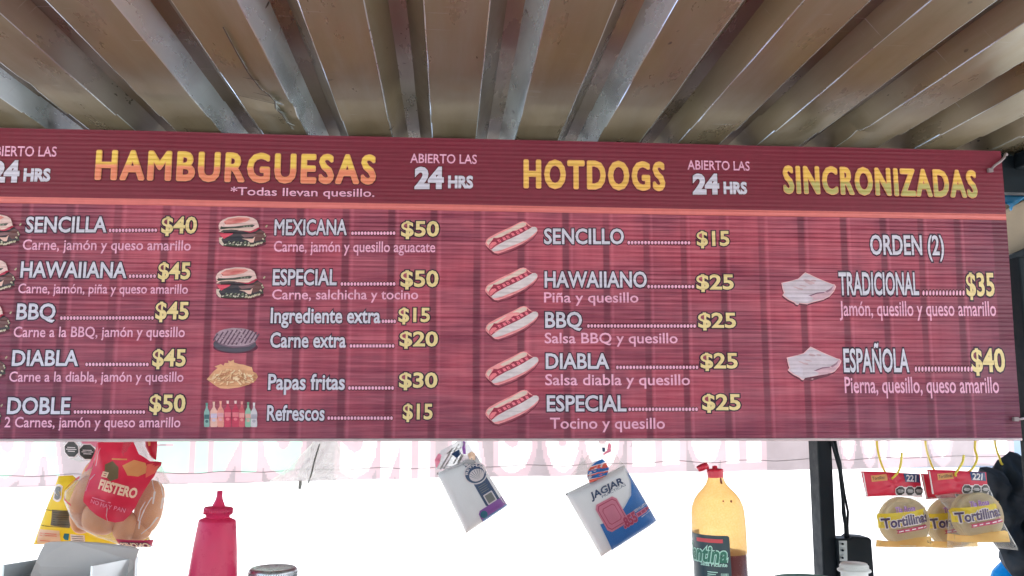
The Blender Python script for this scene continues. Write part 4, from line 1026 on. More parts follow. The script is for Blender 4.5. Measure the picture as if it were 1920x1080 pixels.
FILM = film('clear_plastic_film', (.90, .91, .89, 1), .91, .045, .09, .45)
FILM_N = film('tight_clear_film', (.88, .89, .9, 1), .985, .004, .06, .35)
FILM_C = film('highlight_film', (.88, .90, .92, 1), .45, .3, .15, .3)
FILM_B = film('thin_bag_film', (.92, .96, .94, 1), .76, .24, .2, .3)
FILM_M = film('milky_plastic_film', (.84, .86, .87, 1), .62, .22, .2, .5)
def pm(name, r, g, b, rough=.4, trans=.25, var=.08): return plain(name, srgb(r, g, b), rough, 0, var, 25, .05, 80, trans=trans)
M['p_red'] = pm('red_printed_film', 204, 36, 66); M['p_white'] = pm('white_print', 236, 226, 226); M['p_yellow'] = pm('yellow_print', 244, 216, 72, trans=.5)
M['p_orange'] = pm('orange_print', 246, 200, 128, trans=.6); M['p_black'] = pm('black_print', 44, 44, 40, trans=0); M['p_grey'] = pm('grey_print', 128, 128, 124)
M['p_purple'] = pm('purple_print', 66, 44, 80, trans=0); M['p_magenta'] = pm('magenta_print', 188, 56, 96); M['p_blue'] = pm('blue_print', 30, 112, 186)
M['p_navy'] = pm('navy_print', 32, 62, 100, trans=0); M['p_brown'] = pm('brown_print', 116, 100, 70); M['p_peach'] = pm('peach_print', 240, 206, 176); M['p_teal'] = pm('teal_print', 40, 120, 140)
M['p_violet'] = pm('violet_print', 150, 92, 176); M['p_pink'] = pm('pink_print', 226, 132, 156); M['p_salmon'] = pm('salmon_print', 232, 110, 92)
M['tortilla'] = plain('wheat_tortilla', srgb(242, 228, 200), .8, 0, .07, 18, .2, 60, trans=.72)
M['bun'] = plain('bread_crust', srgb(216, 152, 104), .6, 0, .16, 9, .15, 40, trans=.12)
M['paper'] = plain('napkin_paper', srgb(240, 240, 240), .9, 0, .03, 14, .1, 60, trans=.2)
M['hook'] = plain('yellow_coated_wire', srgb(214, 196, 70), .4, 0, .08, 40, 0)
FRT = 0
def oct_seal(pl, mb, cx, cy, r_, mw, mk, sq=1.):
    pl.patch(mb, octo(cx, cy, r_*1.16, sq), mw, .0016, 2, 1); pl.patch(mb, octo(cx, cy, r_, sq), mk, .0022, 2, 1)
    for k, w_ in ((-.22, .55), (.0, .72), (.24, .5)):
        pl.patch(mb, [(cx-r_*w_, cy+r_*(k-.07)), (cx+r_*w_, cy+r_*(k-.03)), (cx+r_*w_, cy+r_*(k+.07)), (cx-r_*w_, cy+r_*(k+.03))], mw, .0028, 1, 1)

# tortilla packs ---------------------------------------------------
def tortilla_pack(label, Y, hd, bd, cut=None, neck=False):
    """pack drawn in enlarged pixels; hd and bd shift its header and body"""
    K, OX, OY = 3.857, 1500, 800
    H = lambda pts: [(OX+(x+hd[0])/K, OY+(y+hd[1])/K) for x, y in pts]
    B = lambda pts: [(OX+(x+bd[0])/K, OY+(y+bd[1])/K) for x, y in pts]
    b1 = lambda x, y: B([(x, y)])[0]; h1 = lambda x, y: H([(x, y)])[0]
    c_ = P(*b1(720, 680), Y)
    t = thing('tortilla_pack', label, 'tortilla pack', (c_.x, Y, P(*b1(720, 860), Y).z), 'tortilla packs on yellow hooks')
    # stack of tortillas
    mb = MB(); rr = 172/K/F_PX*Y*1.01
    for k in range(6):
        off = Vector((random.uniform(-.002, .002), Y+.014-.0064*k, random.uniform(-.002, .002))); n = 44; vs = []
        cc = P(*b1(748, 690), Y); 
        for ring, yy in ((.0, -.0030), (.7, -.0030), (.96, -.0026), (1, -.0006), (1, .0016), (.9, .0024)):
            for i in range(n):
                a_ = 2*math.pi*i/n; q = rr*ring*(1+.014*noise.noise(Vector((math.cos(a_)*2, math.sin(a_)*2, k*1.3))))
                vs.append(Vector((cc.x+off.x+q*math.cos(a_), off.y+yy+.0012*noise.noise(Vector((math.cos(a_)*3*ring, math.sin(a_)*3*ring, k)))*ring, cc.z+off.z+q*math.sin(a_))))
        fs = [(j*n+i, j*n+(i+1) % n, (j+1)*n+(i+1) % n, (j+1)*n+i) for j in range(5) for i in range(n)]
        mb.add(vs, fs, 0, True)
    mb.build('tortilla_stack', M['tortilla'], t)
    body = cut or [(470, 495), (885, 500), (905, 640), (945, 868), (740, 872), (528, 866), (542, 640)]
    pl = Pillow(B(body), Y, .030, .10, .05, hd[0]*.01, 5, .35, cen=b1(715, 690))
    mb = MB(); pl.sheet(mb, 0, 8, True); pl.sheet(mb, 0, 6, False); mb.build('film_bag', FILM, t)
    mb = MB()
    pl.patch(mb, B([(540, 622), (600, 618), (720, 606), (905, 578), (908, 668), (760, 694), (600, 722), (548, 726)]), 0, .0010, 4)
    pl.patch(mb, B([(535, 812), (640, 822), (720, 806), (800, 790), (900, 782), (930, 790), (938, 864), (740, 868), (530, 864)]), 1, .0022, 6, 6)
    pl.patch(mb, B([(650, 738), (905, 692), (898, 706), (906, 720), (652, 763), (664, 750)]), 2, .0014, 3, 3)
    mb.build('printed_bands', [M['p_yellow'], M['p_orange'], M['p_magenta']], t)
    mb = MB()
    pl.text(mb, 'Tortillinas', b1(566, 728), b1(896, 672), 68/K, [(.06, .0018, 1), (0, .0026, 0)], 0, .03)
    mb.build('lettering', [M['p_purple'], M['p_white']], t)
    mb = MB()
    pl.text(mb, 'Tía Rosa', b1(648, 612), b1(786, 596), 36/K, [(.03, .0024, 1), (0, .0034, 2)], .15, .02)
    mb.build('lettering', [M['p_purple'], M['p_white'], M['p_violet']], t)
    mb = MB()
    for k in range(5):
        x = 668+k*46; w_ = random.uniform(22, 38); y = 748-k*8.2
        pl.patch(mb, B([(x, y-4), (x+w_, y-4-w_*.18), (x+w_, y+4-w_*.18), (x, y+4)]), 1, .0024, 1, 1)
    mb.build('ribbon_print', [M['p_purple'], M['p_white']], t)
    mb = MB()
    pl.text(mb, '561', b1(880, 838), b1(925, 836), 26/K, [(0, .0018, 3)], 0, .02)
    mb.build('small_print', [M['p_purple'], M['p_white'], M['p_violet'], M['p_brown']], t)
    ho = [(440, 322), (600, 326), (868, 342), (876, 420), (885, 508), (760, 500), (640, 498), (480, 507), (462, 430)]
    ph = Pillow(H(ho), Y-.004, .006, .9, .09, hd[0]*.02+3, 5, .5, cen=h1(665, 415))
    mb = MB(); ph.sheet(mb, 0, 7, True); ph.sheet(mb, 0, 4, False)
    hc = mb.build('header_card', M['p_red'], t)
    mb = MB()
    ph.patch(mb, H([(680, 470), (700, 432), (880, 440), (884, 505), (760, 498), (690, 494)]), 0, .0010, 3)
    for x in (716, 786, 853): oct_seal(ph, mb, *h1(x, 463), 33/K, 0, 1)
    ph.patch(mb, H([(745, 338), (856, 343), (862, 404), (750, 398)]), 2, .0010, 2)
    ph.text(mb, '221', h1(758, 392), h1(832, 396), 44/K, [(0, .0018, 0)], 0, .03)
    ph.patch(mb, H([(505, 352), (620, 342), (624, 386), (512, 398)]), 3, .0010, 2)
    ph.text(mb, 'Tortillinas', h1(516, 384), h1(615, 373), 22/K, [(0, .0016, 4)], 0, .01)
    ph.patch(mb, H([(448, 330), (456, 332), (486, 498), (476, 500)]), 0, .0010, 2)
    mb.build('header_print', [M['p_white'], M['p_black'], M['p_navy'], M['p_orange'], M['p_brown']], hc)
    return t, h1, ph
t1, h1a, ph1 = tortilla_pack('unobstructed tortilla pack hanging left of the other tortilla packs', 2.10, (0, 0), (0, 0))
t2, h1b, ph2 = tortilla_pack('tortilla pack mostly hidden behind and between the two other tortilla packs', 2.17, (432, 18), (345, 2), [(470, 495), (885, 500), (840, 640), (800, 860), (700, 885), (528, 866), (542, 640)])
t3, h1c, ph3 = tortilla_pack('tortilla pack with a crumpled header hanging beside the dark jacket', 2.06, (478, -12), (528, -42), [(440, 530), (700, 480), (842, 490), (920, 700), (1050, 936), (860, 915), (700, 930), (535, 922), (545, 640)])
def hook(pts, label, Y=2.10):
    mb = MB(); pp = [P(x, y, yy) for x, y, yy in pts]; top = Vector((pp[0].x, 2.10, HROD+.0085)); 
    pp = [Vector((top.x+.0, 2.117, HROD-.004)), top+Vector((0, .006, .002)), top+Vector((0, -.006, .002)), Vector((top.x, 2.088, HROD-.006))][::-1][::-1]+pp
    # smooth
    sm = []
    for i in range(len(pp)-1):
        p0, p1, p2, p3 = pp[max(i-1, 0)], pp[i], pp[i+1], pp[min(i+2, len(pp)-1)]
        for k in range(5):
            s_ = k/5; sm.append(.5*((2*p1)+(p2-p0)*s_+(2*p0-5*p1+4*p2-p3)*s_*s_+(-p0+3*p1-3*p2+p3)*s_**3))
    sm.append(pp[-1]); mb.tube(sm, .0027, 8)
    return tag(mb.build('wire_hook', M['hook']), label, 'hook', 'yellow wire hooks')
hook([(1644, 822, 2.10), (1646, 845, 2.115), (1652, 868, 2.122), (1660, 886, 2.122), (1668, 898, 2.112), (1673, 897, 2.09), (1684, 885, 2.080), (1689, 870, 2.076), (1691, 849, 2.076)], 'yellow wire hook holding the leftmost tortilla pack')
hook([(1735, 822, 2.10), (1737, 842, 2.14), (1743, 862, 2.185), (1751, 880, 2.19), (1764, 893, 2.18), (1772, 889, 2.155), (1776, 882, 2.15)], 'yellow wire hook passing behind the header of the half hidden tortilla pack')
hook([(1829, 822, 2.10), (1828, 842, 2.10), (1832, 860, 2.088), (1822, 880, 2.078), (1800, 893, 2.072), (1791, 890, 2.046), (1799, 877, 2.040), (1805, 866, 2.038), (1807, 853, 2.038)], 'yellow wire hook with its tip out through the crumpled tortilla header')
hook([(1866, 822, 2.12), (1868, 842, 2.17), (1874, 858, 2.20), (1878, 870, 2.22), (1886, 872, 2.23)], 'yellow wire hook holding the dark jacket')

# napkin packs -----------------------------------------------------
def slab_pack(name, label, corners, Y, th):
    TL, TR, BR, BL = corners
    def pxy(u, v): 
        x = (TL[0]*(1-u)+TR[0]*u)*v+(BL[0]*(1-u)+BR[0]*u)*(1-v); y = (TL[1]*(1-u)+TR[1]*u)*v+(BL[1]*(1-u)+BR[1]*u)*(1-v); return x, y
    c_ = P(*pxy(.5, 0), Y); t = thing(name, label, 'napkin pack', (c_.x, Y, c_.z), 'napkin packs hanging under the board')
    def sup(u, v, e=.0):   # rounded rectangle bulge
        a_ = abs(2*u-1); b_ = abs(2*v-1); return max(0., 1-a_**7)**.5*max(0., 1-b_**7)**.5
    def q(u, v, d=0., side=1):
        x, y = pxy(u, v); p = P(x, y, Y); s_ = sup(u, v)
        k = th*(s_*.92+.08*s_*noise.noise(Vector((u*4, v*4, Y*9)))*.6)
        return Vector((p.x, Y-side*k*.5-(d if side > 0 else 0), p.z))
    mb = MB(); mb.grid(lambda u, v: q(u, v), 26, 26); mb.grid(lambda u, v: q(u, v, 0, -1), 26, 26); mb.build('napkin_stack', M['paper'], t)
    mb = MB(); mb.grid(lambda u, v: q(u, v, .0075+.003*abs(noise.noise(Vector((u*9+v*4, v*3, Y*31))))), 40, 40); mb.build('film_wrap', FILM_N, t)
    return t, q, pxy
class QS:
    def __init__(s, q): s.q = q
    def patch(s, mb, pts, mi=0, d=.0014, n=5, rings=4):
        o = dens(pts, n); c_ = (sum(p[0] for p in o)/len(o), sum(p[1] for p in o)/len(o)); m = len(o)
        vs = [s.q(*c_, d)]; fs = []
        for k in range(1, rings+1):
            for x, y in o: vs.append(s.q(c_[0]+(x-c_[0])*k/rings, c_[1]+(y-c_[1])*k/rings, d))
        for i in range(m):
            j = (i+1) % m; fs.append((0, 1+i, 1+j))
            for k in range(rings-1): fs.append((1+k*m+i, 1+(k+1)*m+i, 1+(k+1)*m+j, 1+k*m+j))
        mb.add(vs, fs, mi, True)
    def text(s, mb, body, u0, u1, v0, v1, layers, shear=0., base=0., dv=0.):
        put_text(mb, body, lambda u, v, d: s.q(u0+(u1-u0)*u, v0+(v1-v0)*v+dv*u, d), layers, shear, 1., base)
    def arc(s, mb, body, cu, cv, ru, rv, a0, a1, h, mi, d, base=.03):
        def fn(u, v, dd): a_ = a0+(a1-a0)*u; k = 1+h*v; return s.q(cu+ru*k*math.cos(a_), cv+rv*k*math.sin(a_), dd)
        put_text(mb, body, fn, [(0, d, mi)], 0, 1., base)
def ell(cu, cv, ru, rv, n=24, a0=0, a1=2*math.pi): return [(cu+ru*math.cos(a0+(a1-a0)*k/n), cv+rv*math.sin(a0+(a1-a0)*k/n)) for k in range(n)]
t, q, pxy = slab_pack('napkin_pack', 'tilted napkin pack with a dark navy band, shell emblem and purple corner', ((819, 887), (893, 853), (952, 947), (874, 1000)), 2.11, .07)
s_ = QS(q); mb = MB()
mats = [M['p_navy'], M['p_white'], M['p_violet'], M['p_teal'], M['p_grey'], M['p_blue']]
s_.patch(mb, [(.62, .07), (.93, .07), (.94, .99), (.90, 1.0), (.66, 1.0), (.62, .97)], 0, .0012)
s_.patch(mb, [(.40, .0), (.985, .0), (.985, .18), (.98, .20), (.46, .20), (.41, .16)], 2, .0018)
s_.patch(mb, [(.42, .0), (.985, .0), (.985, .05), (.42, .06)], 5, .0024)
s_.patch(mb, ell(.50, .115, .075, .06), 3, .0028)
s_.patch(mb, ell(.775, .745, .26, .175, 26), 1, .0018); s_.patch(mb, ell(.775, .745, .235, .155, 26), 0, .0024)
s_.patch(mb, ell(.775, .715, .165, .10, 26), 1, .0030)
for k in range(7):
    a_ = R(20+k*23); s_.patch(mb, [(.775+.02*math.cos(a_), .64), (.775+.155*math.cos(a_)-.006, .715+.09*math.sin(a_)), (.775+.155*math.cos(a_)+.006, .715+.09*math.sin(a_))], 0, .0036, 1, 1)
s_.arc(mb, 'REYMA', .775, .745, .17, .112, R(160), R(20), .32, 1, .0030)
for x in (.70, .87):
    s_.patch(mb, ell(x, .945, .045, .03, 12), 1, .0024); s_.patch(mb, [(x-.05, .89), (x+.05, .89), (x+.05, .90), (x-.05, .90)], 1, .0024, 1, 1)
s_.patch(mb, [(.68, .20), (.87, .20), (.88, .21), (.88, .37), (.87, .38), (.68, .38), (.67, .37), (.67, .21)], 1, .0024); s_.patch(mb, [(.695, .22), (.855, .22), (.855, .36), (.695, .36)], 4, .0030)
for k in range(4): s_.patch(mb, [(.67, .42+k*.035), (.67+random.uniform(.12, .22), .42+k*.035), (.86, .43+k*.035), (.67, .43+k*.035)], 4, .0024, 1, 1)
mb.build('printed_wrap', mats, t)
wr = Pillow([(816, 880), (815, 862), (826, 845), (850, 832), (870, 818), (872, 800), (884, 800), (876, 828), (893, 856), (905, 880), (880, 872), (845, 880)], 2.10, .025, .9, .12, 2.2, 4, .5, cen=(858, 858))
mb = MB(); wr.sheet(mb, 0, 8); wr.sheet(mb, 0, 6, False)
mb.build('wrapper_neck', FILM_M, t)
mb = MB()
for pts, mi in (([(815, 862), (822, 850), (828, 852), (824, 868), (818, 878)], 0), ([(866, 838), (868, 826), (872, 828), (873, 850), (868, 850)], 1), ([(876, 850), (884, 846), (891, 850), (891, 862), (880, 860)], 2)):
    wr.patch(mb, pts, mi, .002, 3, 3)
for (x0, y0), (x1, y1) in (((825, 880), (848, 840)), ((832, 878), (860, 832)), ((846, 846), (868, 836)), ((850, 868), (862, 848)), ((858, 866), (866, 850)), ((838, 850), (852, 838)), ((868, 852), (858, 870))):
    wr.patch(mb, [(x0-1.2, y0), (x1-1, y1), (x1+1, y1), (x0+1.4, y0)], 3, .003, 1, 3)
wr.patch(mb, [(846, 850), (860, 842), (864, 850), (856, 858)], 4, .0024, 2, 3)
mb.build('wrapper_print', [M['p_pink'], M['p_violet'], M['p_peach'], M['p_grey'], M['p_navy']], t)
t, q, pxy = slab_pack('napkin_pack', 'tilted napkin pack with striped globe emblem and a bright blue lower corner', ((1060, 926), (1170, 872), (1231, 976), (1127, 1044)), 2.10, .075)
s_ = QS(q); mb = MB(); mats = [M['p_blue'], M['p_white'], M['p_navy'], M['p_magenta'], M['p_pink'], M['p_salmon']]

s_.patch(mb, [(.18, .02), (.985, .01), (.985, .40), (.70, .49), (.45, .40), (.21, .435)], 0, .0026, 9, 8)
s_.patch(mb, [(.62, .455), (.985, .2), (.99, .62), (.985, .95), (.94, .76), (.83, .58)], 0, .0030, 9, 8)
for k, (sc_, mi, l) in enumerate(((1.0, 1, .0024), (.94, 4, .0029), (.82, 3, .0033), (.77, 4, .0037), (.55, 3, .0041), (.51, 4, .0045))):
    cu, cv, ru, rv = .44, .48, .19*sc_, .235*sc_
    s_.patch(mb, [(cu-ru*.75, cv-rv), (cu+ru*.75, cv-rv), (cu+ru, cv-rv*.75), (cu+ru, cv+rv*.75), (cu+ru*.75, cv+rv), (cu-ru*.75, cv+rv), (cu-ru, cv+rv*.75), (cu-ru, cv-rv*.75)], mi, l, 3, 3)
s_.text(mb, 'JAGJAR', .28, .83, .795, .885, [(.03, .0024, 1), (0, .0030, 2)], .2, .03)
s_.text(mb, 'PRACTICAS', .44, .84, .745, .78, [(0, .0030, 2)], 0, .0)
s_.text(mb, '.855', .50, .74, .215, .345, [(.05, .0044, 4), (0, .0054, 3)], .1, .045)
s_.text(mb, 'SERVILLETAS', .75, .985, .335, .37, [(0, .0044, 1)], 0, .02)
s_.patch(mb, [(.75, .245), (.985, .245), (.985, .315), (.75, .315)], 4, .0040, 3, 2)
for k in range(3): s_.patch(mb, [(.765+k*.075, .26), (.825+k*.075, .26), (.825+k*.075, .30), (.765+k*.075, .30)], 3, .0050, 1, 1)
s_.patch(mb, [(.80, .215), (.97, .215), (.97, .228), (.80, .228)], 1, .0044, 1, 1)
mb.build('printed_wrap', mats, t)
gl = Pillow([(1058, 924), (1070, 890), (1094, 862), (1118, 836), (1130, 815), (1150, 815), (1146, 838), (1158, 856), (1172, 874), (1150, 884), (1110, 904), (1080, 922)], 2.10, .020, .8, .1, 6.2, 4, .5, cen=(1118, 878))
mb = MB(); gl.sheet(mb, 0, 7); gl.sheet(mb, 0, 6, False); mb.build('wrapper_neck', FILM, t)
mb = MB(); gl.c
gcx, gcy = 1117, 886
def gpt(a_, k): return (gcx+20*k*math.cos(a_), gcy+24*k*math.sin(a_))
gl.dep += .012
gl.patch(mb, [gpt(2*math.pi*k/20, 1.) for k in range(20)], 1, .002, 4, 1)
for y0, y1, mi in ((-.92, -.70, 0), (-.60, -.22, 5), (-.30, -.06, 0), (.0, .24, 5), (.10, .34, 0), (.42, .62, 5), (.66, .92, 0)):
    a0, a1 = math.asin(y0), math.asin(y1); w0, w1 = math.cos(a0)*.94, math.cos(a1)*.94
    gl.patch(mb, [(gcx-20*w0, gcy+24*y0+3), (gcx, gcy+24*y0-2), (gcx+20*w0, gcy+24*y0-5), (gcx+20*w1, gcy+24*y1-5), (gcx, gcy+24*y1-1), (gcx-20*w1, gcy+24*y1+3)], mi, .0032 if mi else .0042, 2, 4)
gl.patch(mb, [(1125, 850), (1134, 844), (1138, 829), (1144, 834), (1142, 846), (1128, 852)], 4, .002, 2, 2); gl.patch(mb, [(1125, 838), (1130, 838), (1130, 846), (1125, 846)], 2, .003, 2, 2)
mb.build('emblem', mats, t)

# clear plastic bag -------------------------------------------------
kb_ = T_(4.153, 440, 820)
cb = thing('plastic_bag', 'thin clear plastic bag hanging flared between bread bags and napkin packs', 'plastic bag', (P(580, 940, 2.12).x, 2.12, P(580, 940, 2.12).z))
pl = Pillow(kb_([(640, -50), (780, -50), (800, 40), (860, 130), (900, 250), (930, 400), (945, 520), (760, 540), (560, 545), (370, 540), (205, 520), (225, 450), (270, 340), (400, 250), (520, 130), (610, 40)]), 2.12, .06, .35, .11, 8.8, 5, .5, cen=kb_([(590, 330)])[0])
mb = MB(); pl.sheet(mb, 0, 12); pl.sheet(mb, 0, 10, False); mb.build('film', FILM_B, cb)
mb = MB(); pl.patch(mb, kb_([(676, 45), (688, 45), (616, 335), (604, 338)]), 0, .001, 3, 4); pl.patch(mb, kb_([(536, 320), (556, 318), (550, 384), (528, 386)]), 0, .001, 2, 3)
mb.build('grey_strip', M['p_grey'], cb)

# bread bag and yellow package -------------------------------------
k4 = T_(4., 0, 810)
pt4 = lambda x, y: (x/4, 810+y/4)
yo = [(440, 330), (545, 325), (650, 420), (700, 560), (900, 700), (1120, 790), (1140, 850), (960, 842), (700, 838), (250, 845), (305, 690), (360, 540), (395, 460)]
yp = thing('food_package', 'yellow printed food package behind the left side of the bread bag', 'food package', (P(120, 1020, 2.22).x, 2.22, P(120, 1020, 2.22).z))
py = Pillow(k4(yo), 2.22, .025, .5, .04, 4.4, 4, .45, cen=pt4(560, 640))
mb = MB(); py.sheet(mb, 0, 8); py.sheet(mb, 0, 6, False); mb.build('package_body', M['p_yellow'], yp)
mb = MB()
py.text(mb, 's', pt4(432, 490), pt4(488, 492), 120/4, [(.09, .0018, 1), (0, .0026, 0)], 0, .05)
py.patch(mb, k4([(420, 575), (580, 580), (560, 708), (412, 690)]), 2, .002, 3)
for k in range(6): py.patch(mb, k4([(430, 592+k*17), (560-random.uniform(0, 30), 597+k*17), (560, 600+k*17), (430, 596+k*17)]), 3, .003, 1, 3)
py.patch(mb, k4([(318, 720), (484, 728), (476, 835), (300, 832)]), 4, .002, 3)
for y in (745, 760, 800): py.patch(mb, k4([(330, y), (460-(y == 800)*60, y+8), (460-(y == 800)*60, y+13), (330, y+5)]), 5, .003, 1, 3)
py.patch(mb, k4([(500, 782), (515, 750), (552, 752), (545, 775), (535, 806), (508, 800)]), 6, .002, 2, 2)
py.patch(mb, k4([(560, 755), (660, 765), (655, 822), (552, 812)]), 1, .002, 3)
for y in (768, 785, 800): py.patch(mb, k4([(566, y), (648, y+7), (648, y+11), (566, y+4)]), 3, .003, 1, 3)
for y in (575, 690): py.patch(mb, k4([(352 if y < 600 else 320, y), (560, y+14), (560, y+18), (352 if y < 600 else 320, y+4)]), 2, .0032, 1, 4)
mb.build('printed_panel', [M['p_grey'], M['p_white'], M['p_brown'], M['p_black'], M['p_peach'], M['p_salmon'], M['p_teal']], yp)
# bread bag
bo = [(770, -40), (1030, -40), (1060, 60), (1110, 160), (1215, 260), (1275, 380), (1295, 520), (1270, 660), (1215, 800), (1140, 862), (940, 858), (760, 800), (600, 720), (545, 640), (490, 500), (500, 430), (600, 330), (680, 250), (730, 150), (760, 60)]
BYY = 2.13
bbg = thing('bread_bag', 'clear bag of bread buns with red printed panel hanging at the left', 'bread bag', (P(220, 1020, BYY).x, BYY, P(220, 1020, BYY).z))
pb = Pillow(k4(bo), BYY, .075, .16, .028, 7.1, 4, .45, cen=pt4(900, 480))
mb = MB(); pb.sheet(mb, 0, 12); pb.sheet(mb, 0, 8, False); mb.build('film_bag', FILM, bbg)
for cx_, cy_, rx_, ry_, rot, dz in ((758, 640, 122, 118, .12, -.012), (640, 470, 78, 150, .35, .0), (612, 655, 66, 100, -.25, .012), (945, 705, 80, 100, .1, .0), (1120, 560, 92, 185, .15, .022), (705, 300, 60, 90, .4, .02), (1030, 730, 90, 80, 0, .02)):
    mb = MB(); c_ = P(*pt4(cx_, cy_), BYY+dz); k = BYY*1.01/F_PX/4; nu, nv = 28, 16
    def fn(u, v):
        a_ = 2*math.pi*u; b_ = math.pi*(v-.5); sx = math.copysign(abs(math.cos(a_))**.8, math.cos(a_)); sz = math.copysign(abs(math.sin(a_))**.8, math.sin(a_))
        cb_ = max(0, math.cos(b_))**.7
        x, z, y = rx_*k*sx*cb_, ry_*k*sz*cb_, .034*math.sin(b_)
        n_ = 1+.04*noise.noise(Vector((x*30+cx_, y*30, z*30)))
        return c_+n_*Vector((x*math.cos(rot)+z*math.sin(rot), y, -x*math.sin(rot)+z*math.cos(rot)))
    mb.grid(fn, nu, nv); mb.build('bread_bun', M['bun'], bbg)
mb = MB()
pb.patch(mb, k4([(800, 70), (1040, 70), (1080, 160), (1150, 215), (1215, 225), (1200, 320), (1140, 440), (1090, 540), (1050, 600), (1010, 640), (950, 650), (880, 632), (820, 600), (760, 555), (712, 500), (730, 420), (760, 280), (790, 150)]), 0, .0016, 8, 4)
pb.patch(mb, k4([(990, 240), (1060, 200), (1130, 225), (1160, 290), (1100, 320), (1030, 310)]), 2, .0024, 4, 4)
pb.patch(mb, k4([(870, 230), (920, 205), (965, 250), (970, 330), (920, 350), (875, 300)]), 3, .0024, 4, 4)
pb.patch(mb, k4([(1140, 235), (1212, 226), (1200, 300), (1150, 330)]), 4, .0026, 3, 3)
pb.patch(mb, k4([(700, 200), (770, 80), (800, 70), (760, 250), (690, 290), (665, 260)]), 0, .0016, 4, 4)
pb.patch(mb, k4([(500, 430), (560, 350), (650, 322), (640, 345), (565, 385), (525, 440), (560, 500), (600, 520), (590, 535), (540, 510)]), 5, .0018, 2, 3) if False else None
pb.patch(mb, k4([(930, 778), (1060, 790), (1185, 792), (1150, 855), (1040, 862), (945, 852)]), 4 if False else 1, .0018, 4, 4)
pb.text(mb, 'El', pt4(858, 312), pt4(900, 322), 34/4, [(0, .006, 5)], 0, .05)
pb.text(mb, 'FIESTERO', pt4(838, 398), pt4(1098, 474), 66/4, [(0, .006, 5)], 0, .045)
pb.text(mb, 'NO HAY PAN', pt4(778, 505), pt4(1020, 578), 30/4, [(0, .006, 6)], 0, .01)
pb.patch(mb, k4([(790, 462), (930, 500), (928, 508), (788, 470)]), 6, .0030, 1, 4)
pb.patch(mb, k4([(915, 185), (1020, 190), (1020, 200), (915, 196)]), 2, .0030, 1, 4)
pb.text(mb, 'ONCHES', pt4(950, 850), pt4(1150, 856), 40/4, [(.06, .005, 7), (0, .0062, 5)], .0, .05, mirror=True)
mb.build('printed_panel', [M['p_red'], M['p_magenta'], M['p_orange'], M['p_brown'], M['p_salmon'], M['p_peach'], M['p_pink'], M['p_navy']], bbg)
# red arc printed on the film over the left bun
mb = MB(); arc = [(640, 330), (570, 360), (515, 410), (508, 440), (540, 490), (600, 530)]
for (x0, y0), (x1, y1) in zip(arc, arc[1:]): pb.patch(mb, k4([(x0, y0-9), (x1, y1-9), (x1+6, y1+9), (x0+6, y0+9)]), 0, .002, 1, 3)
mb.build('printed_arc', M['p_red'], bbg)
mb = MB()
for st in ([(1215, 330), (1250, 400), (1262, 480), (1250, 560)], [(1200, 470), (1150, 560), (1120, 640), (1110, 700)], [(1230, 620), (1180, 690), (1120, 740)], [(1240, 680), (1190, 750), (1150, 790)], [(1195, 350), (1215, 430), (1205, 520)],
           [(560, 700), (650, 740), (760, 770), (800, 790)], [(690, 760), (760, 775), (800, 798)], [(905, 540), (895, 600), (900, 640)], [(740, 420), (760, 340), (800, 300)], [(800, 240), (815, 160), (830, 110)], [(1110, 640), (1125, 560), (1160, 500)]):
    mb = MB()
    for (x0, y0), (x1, y1) in zip(st, st[1:]):
        w0 = random.uniform(2, 7); pb.patch(mb, k4([(x0-w0, y0), (x0+w0, y0+2), (x1+w0*.6, y1+1), (x1-w0*.6, y1)]), 0, .0045, 1, 3)
    mb.build('crease_highlight', FILM_C, bbg)  # milky strips: highlights along the film creases put in as colour

# film with warning seals left of the neck
pf = Pillow(k4([(470, -30), (800, -30), (760, 110), (720, 200), (610, 228), (505, 195), (478, 110)]), 2.16, .012, .5, .06, 9.3, 4, .5, cen=pt4(615, 110))
fp = thing('film_wrapper', 'pale film wrapper with two black warning seals under the left end of the board', 'wrapper', (P(*pt4(610, 225), 2.16).x, 2.16, P(*pt4(610, 225), 2.16).z))
mb = MB(); pf.sheet(mb, 0, 6); pf.sheet(mb, 0, 5, False); mb.build('film', FILM_M, fp)
mb = MB(); oct_seal(pf, mb, *pt4(550, 128), 60/4, 0, 1); oct_seal(pf, mb, *pt4(670, 148), 58/4, 0, 1)
pf.patch(mb, k4([(615, 60), (785, 60), (760, 130), (730, 110), (640, 85)]), 2, .001, 3, 3)
mb.build('warning_seal', [M['p_white'], M['p_black'], M['p_pink']], fp)
pr = Pillow(k4([(1085, -30), (1178, -30), (1180, 120), (1172, 212), (1130, 190), (1090, 110)]), 2.19, .008, .5, .06, 9.9, 4, .5)
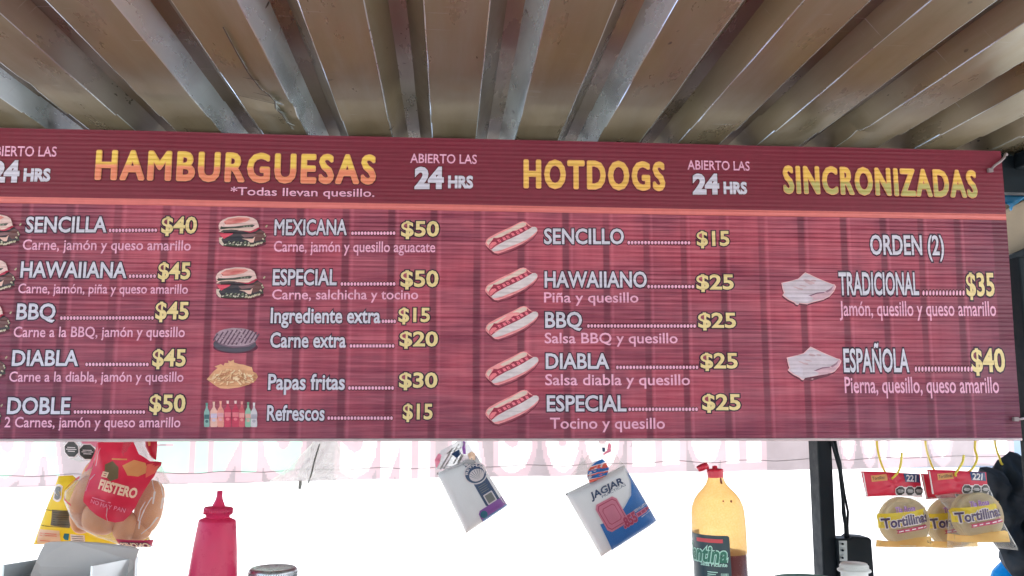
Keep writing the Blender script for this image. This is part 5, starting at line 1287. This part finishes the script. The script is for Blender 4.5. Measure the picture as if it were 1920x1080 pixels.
mb = MB(); pr.sheet(mb, 0, 5); pr.sheet(mb, 0, 4, False); pr.patch(mb, k4([(1110, 40), (1135, 40), (1138, 100), (1125, 105)]), 1, .002, 2, 3)
tag(mb.build('film_wrapper', [M['p_red'], M['p_orange']]), 'red wrapper corner showing right of the bread bag neck', 'wrapper')

# dark jacket and blue bag -----------------------------------------
kj = T_(4.157, 1780, 820)
M['navy'] = plain('dark_knit_cloth', (.010, .021, .036, 1), .9, 0, .3, 18, .5, 90)
def folds(pl_):
    d0 = pl_.depth
    def f(x, y, t_=None):
        return d0(x, y, t_)*(1+.3*math.sin(x*.16+y*.035)+.2*math.sin(x*.33-y*.02+1)+.1*math.sin(y*.12+x*.1))
    pl_.depth = f
pj = Pillow(kj([(235, 235), (290, 228), (345, 240), (372, 178), (425, 145), (470, 108), (530, 122), (575, 175), (640, 260), (760, 420), (800, 1200), (560, 1200), (440, 1000), (320, 700), (280, 420), (250, 300)]), 2.24, .07, .35, .05, 3.3, 5, .5, cen=kj([(520, 560)])[0]); folds(pj)
mb = MB(); pj.solid(mb, 0, 12); tag(mb.build('jacket', M['navy']), 'dark navy jacket hanging at the right edge behind the tortilla packs', 'jacket')
M['cyan'] = plain('bright_blue_plastic', srgb(20, 176, 232), .3, 0, .12, 12, .2, 30, trans=.55)
M['cyan_l'] = plain('pale_blue_plastic', srgb(120, 216, 244), .3, 0, .05, 12, .1, 30, trans=.5)
pq = Pillow(kj([(320, 1130), (345, 1045), (400, 985), (440, 945), (478, 880), (522, 886), (545, 945), (585, 985), (760, 1010), (780, 1300), (330, 1300)]), 2.30, .06, .3, .06, 1.3, 5, .5, cen=kj([(520, 1130)])[0])
mb = MB(); pq.solid(mb, 0, 10)
pq.patch(mb, kj([(528, 945), (560, 985), (575, 1080), (565, 1085), (548, 1000), (520, 955)]), 1, .001, 1, 4)
tag(mb.build('plastic_bag', [M['cyan'], M['cyan_l']]), 'bright blue plastic bag at the lower right corner under the jacket', 'plastic bag')
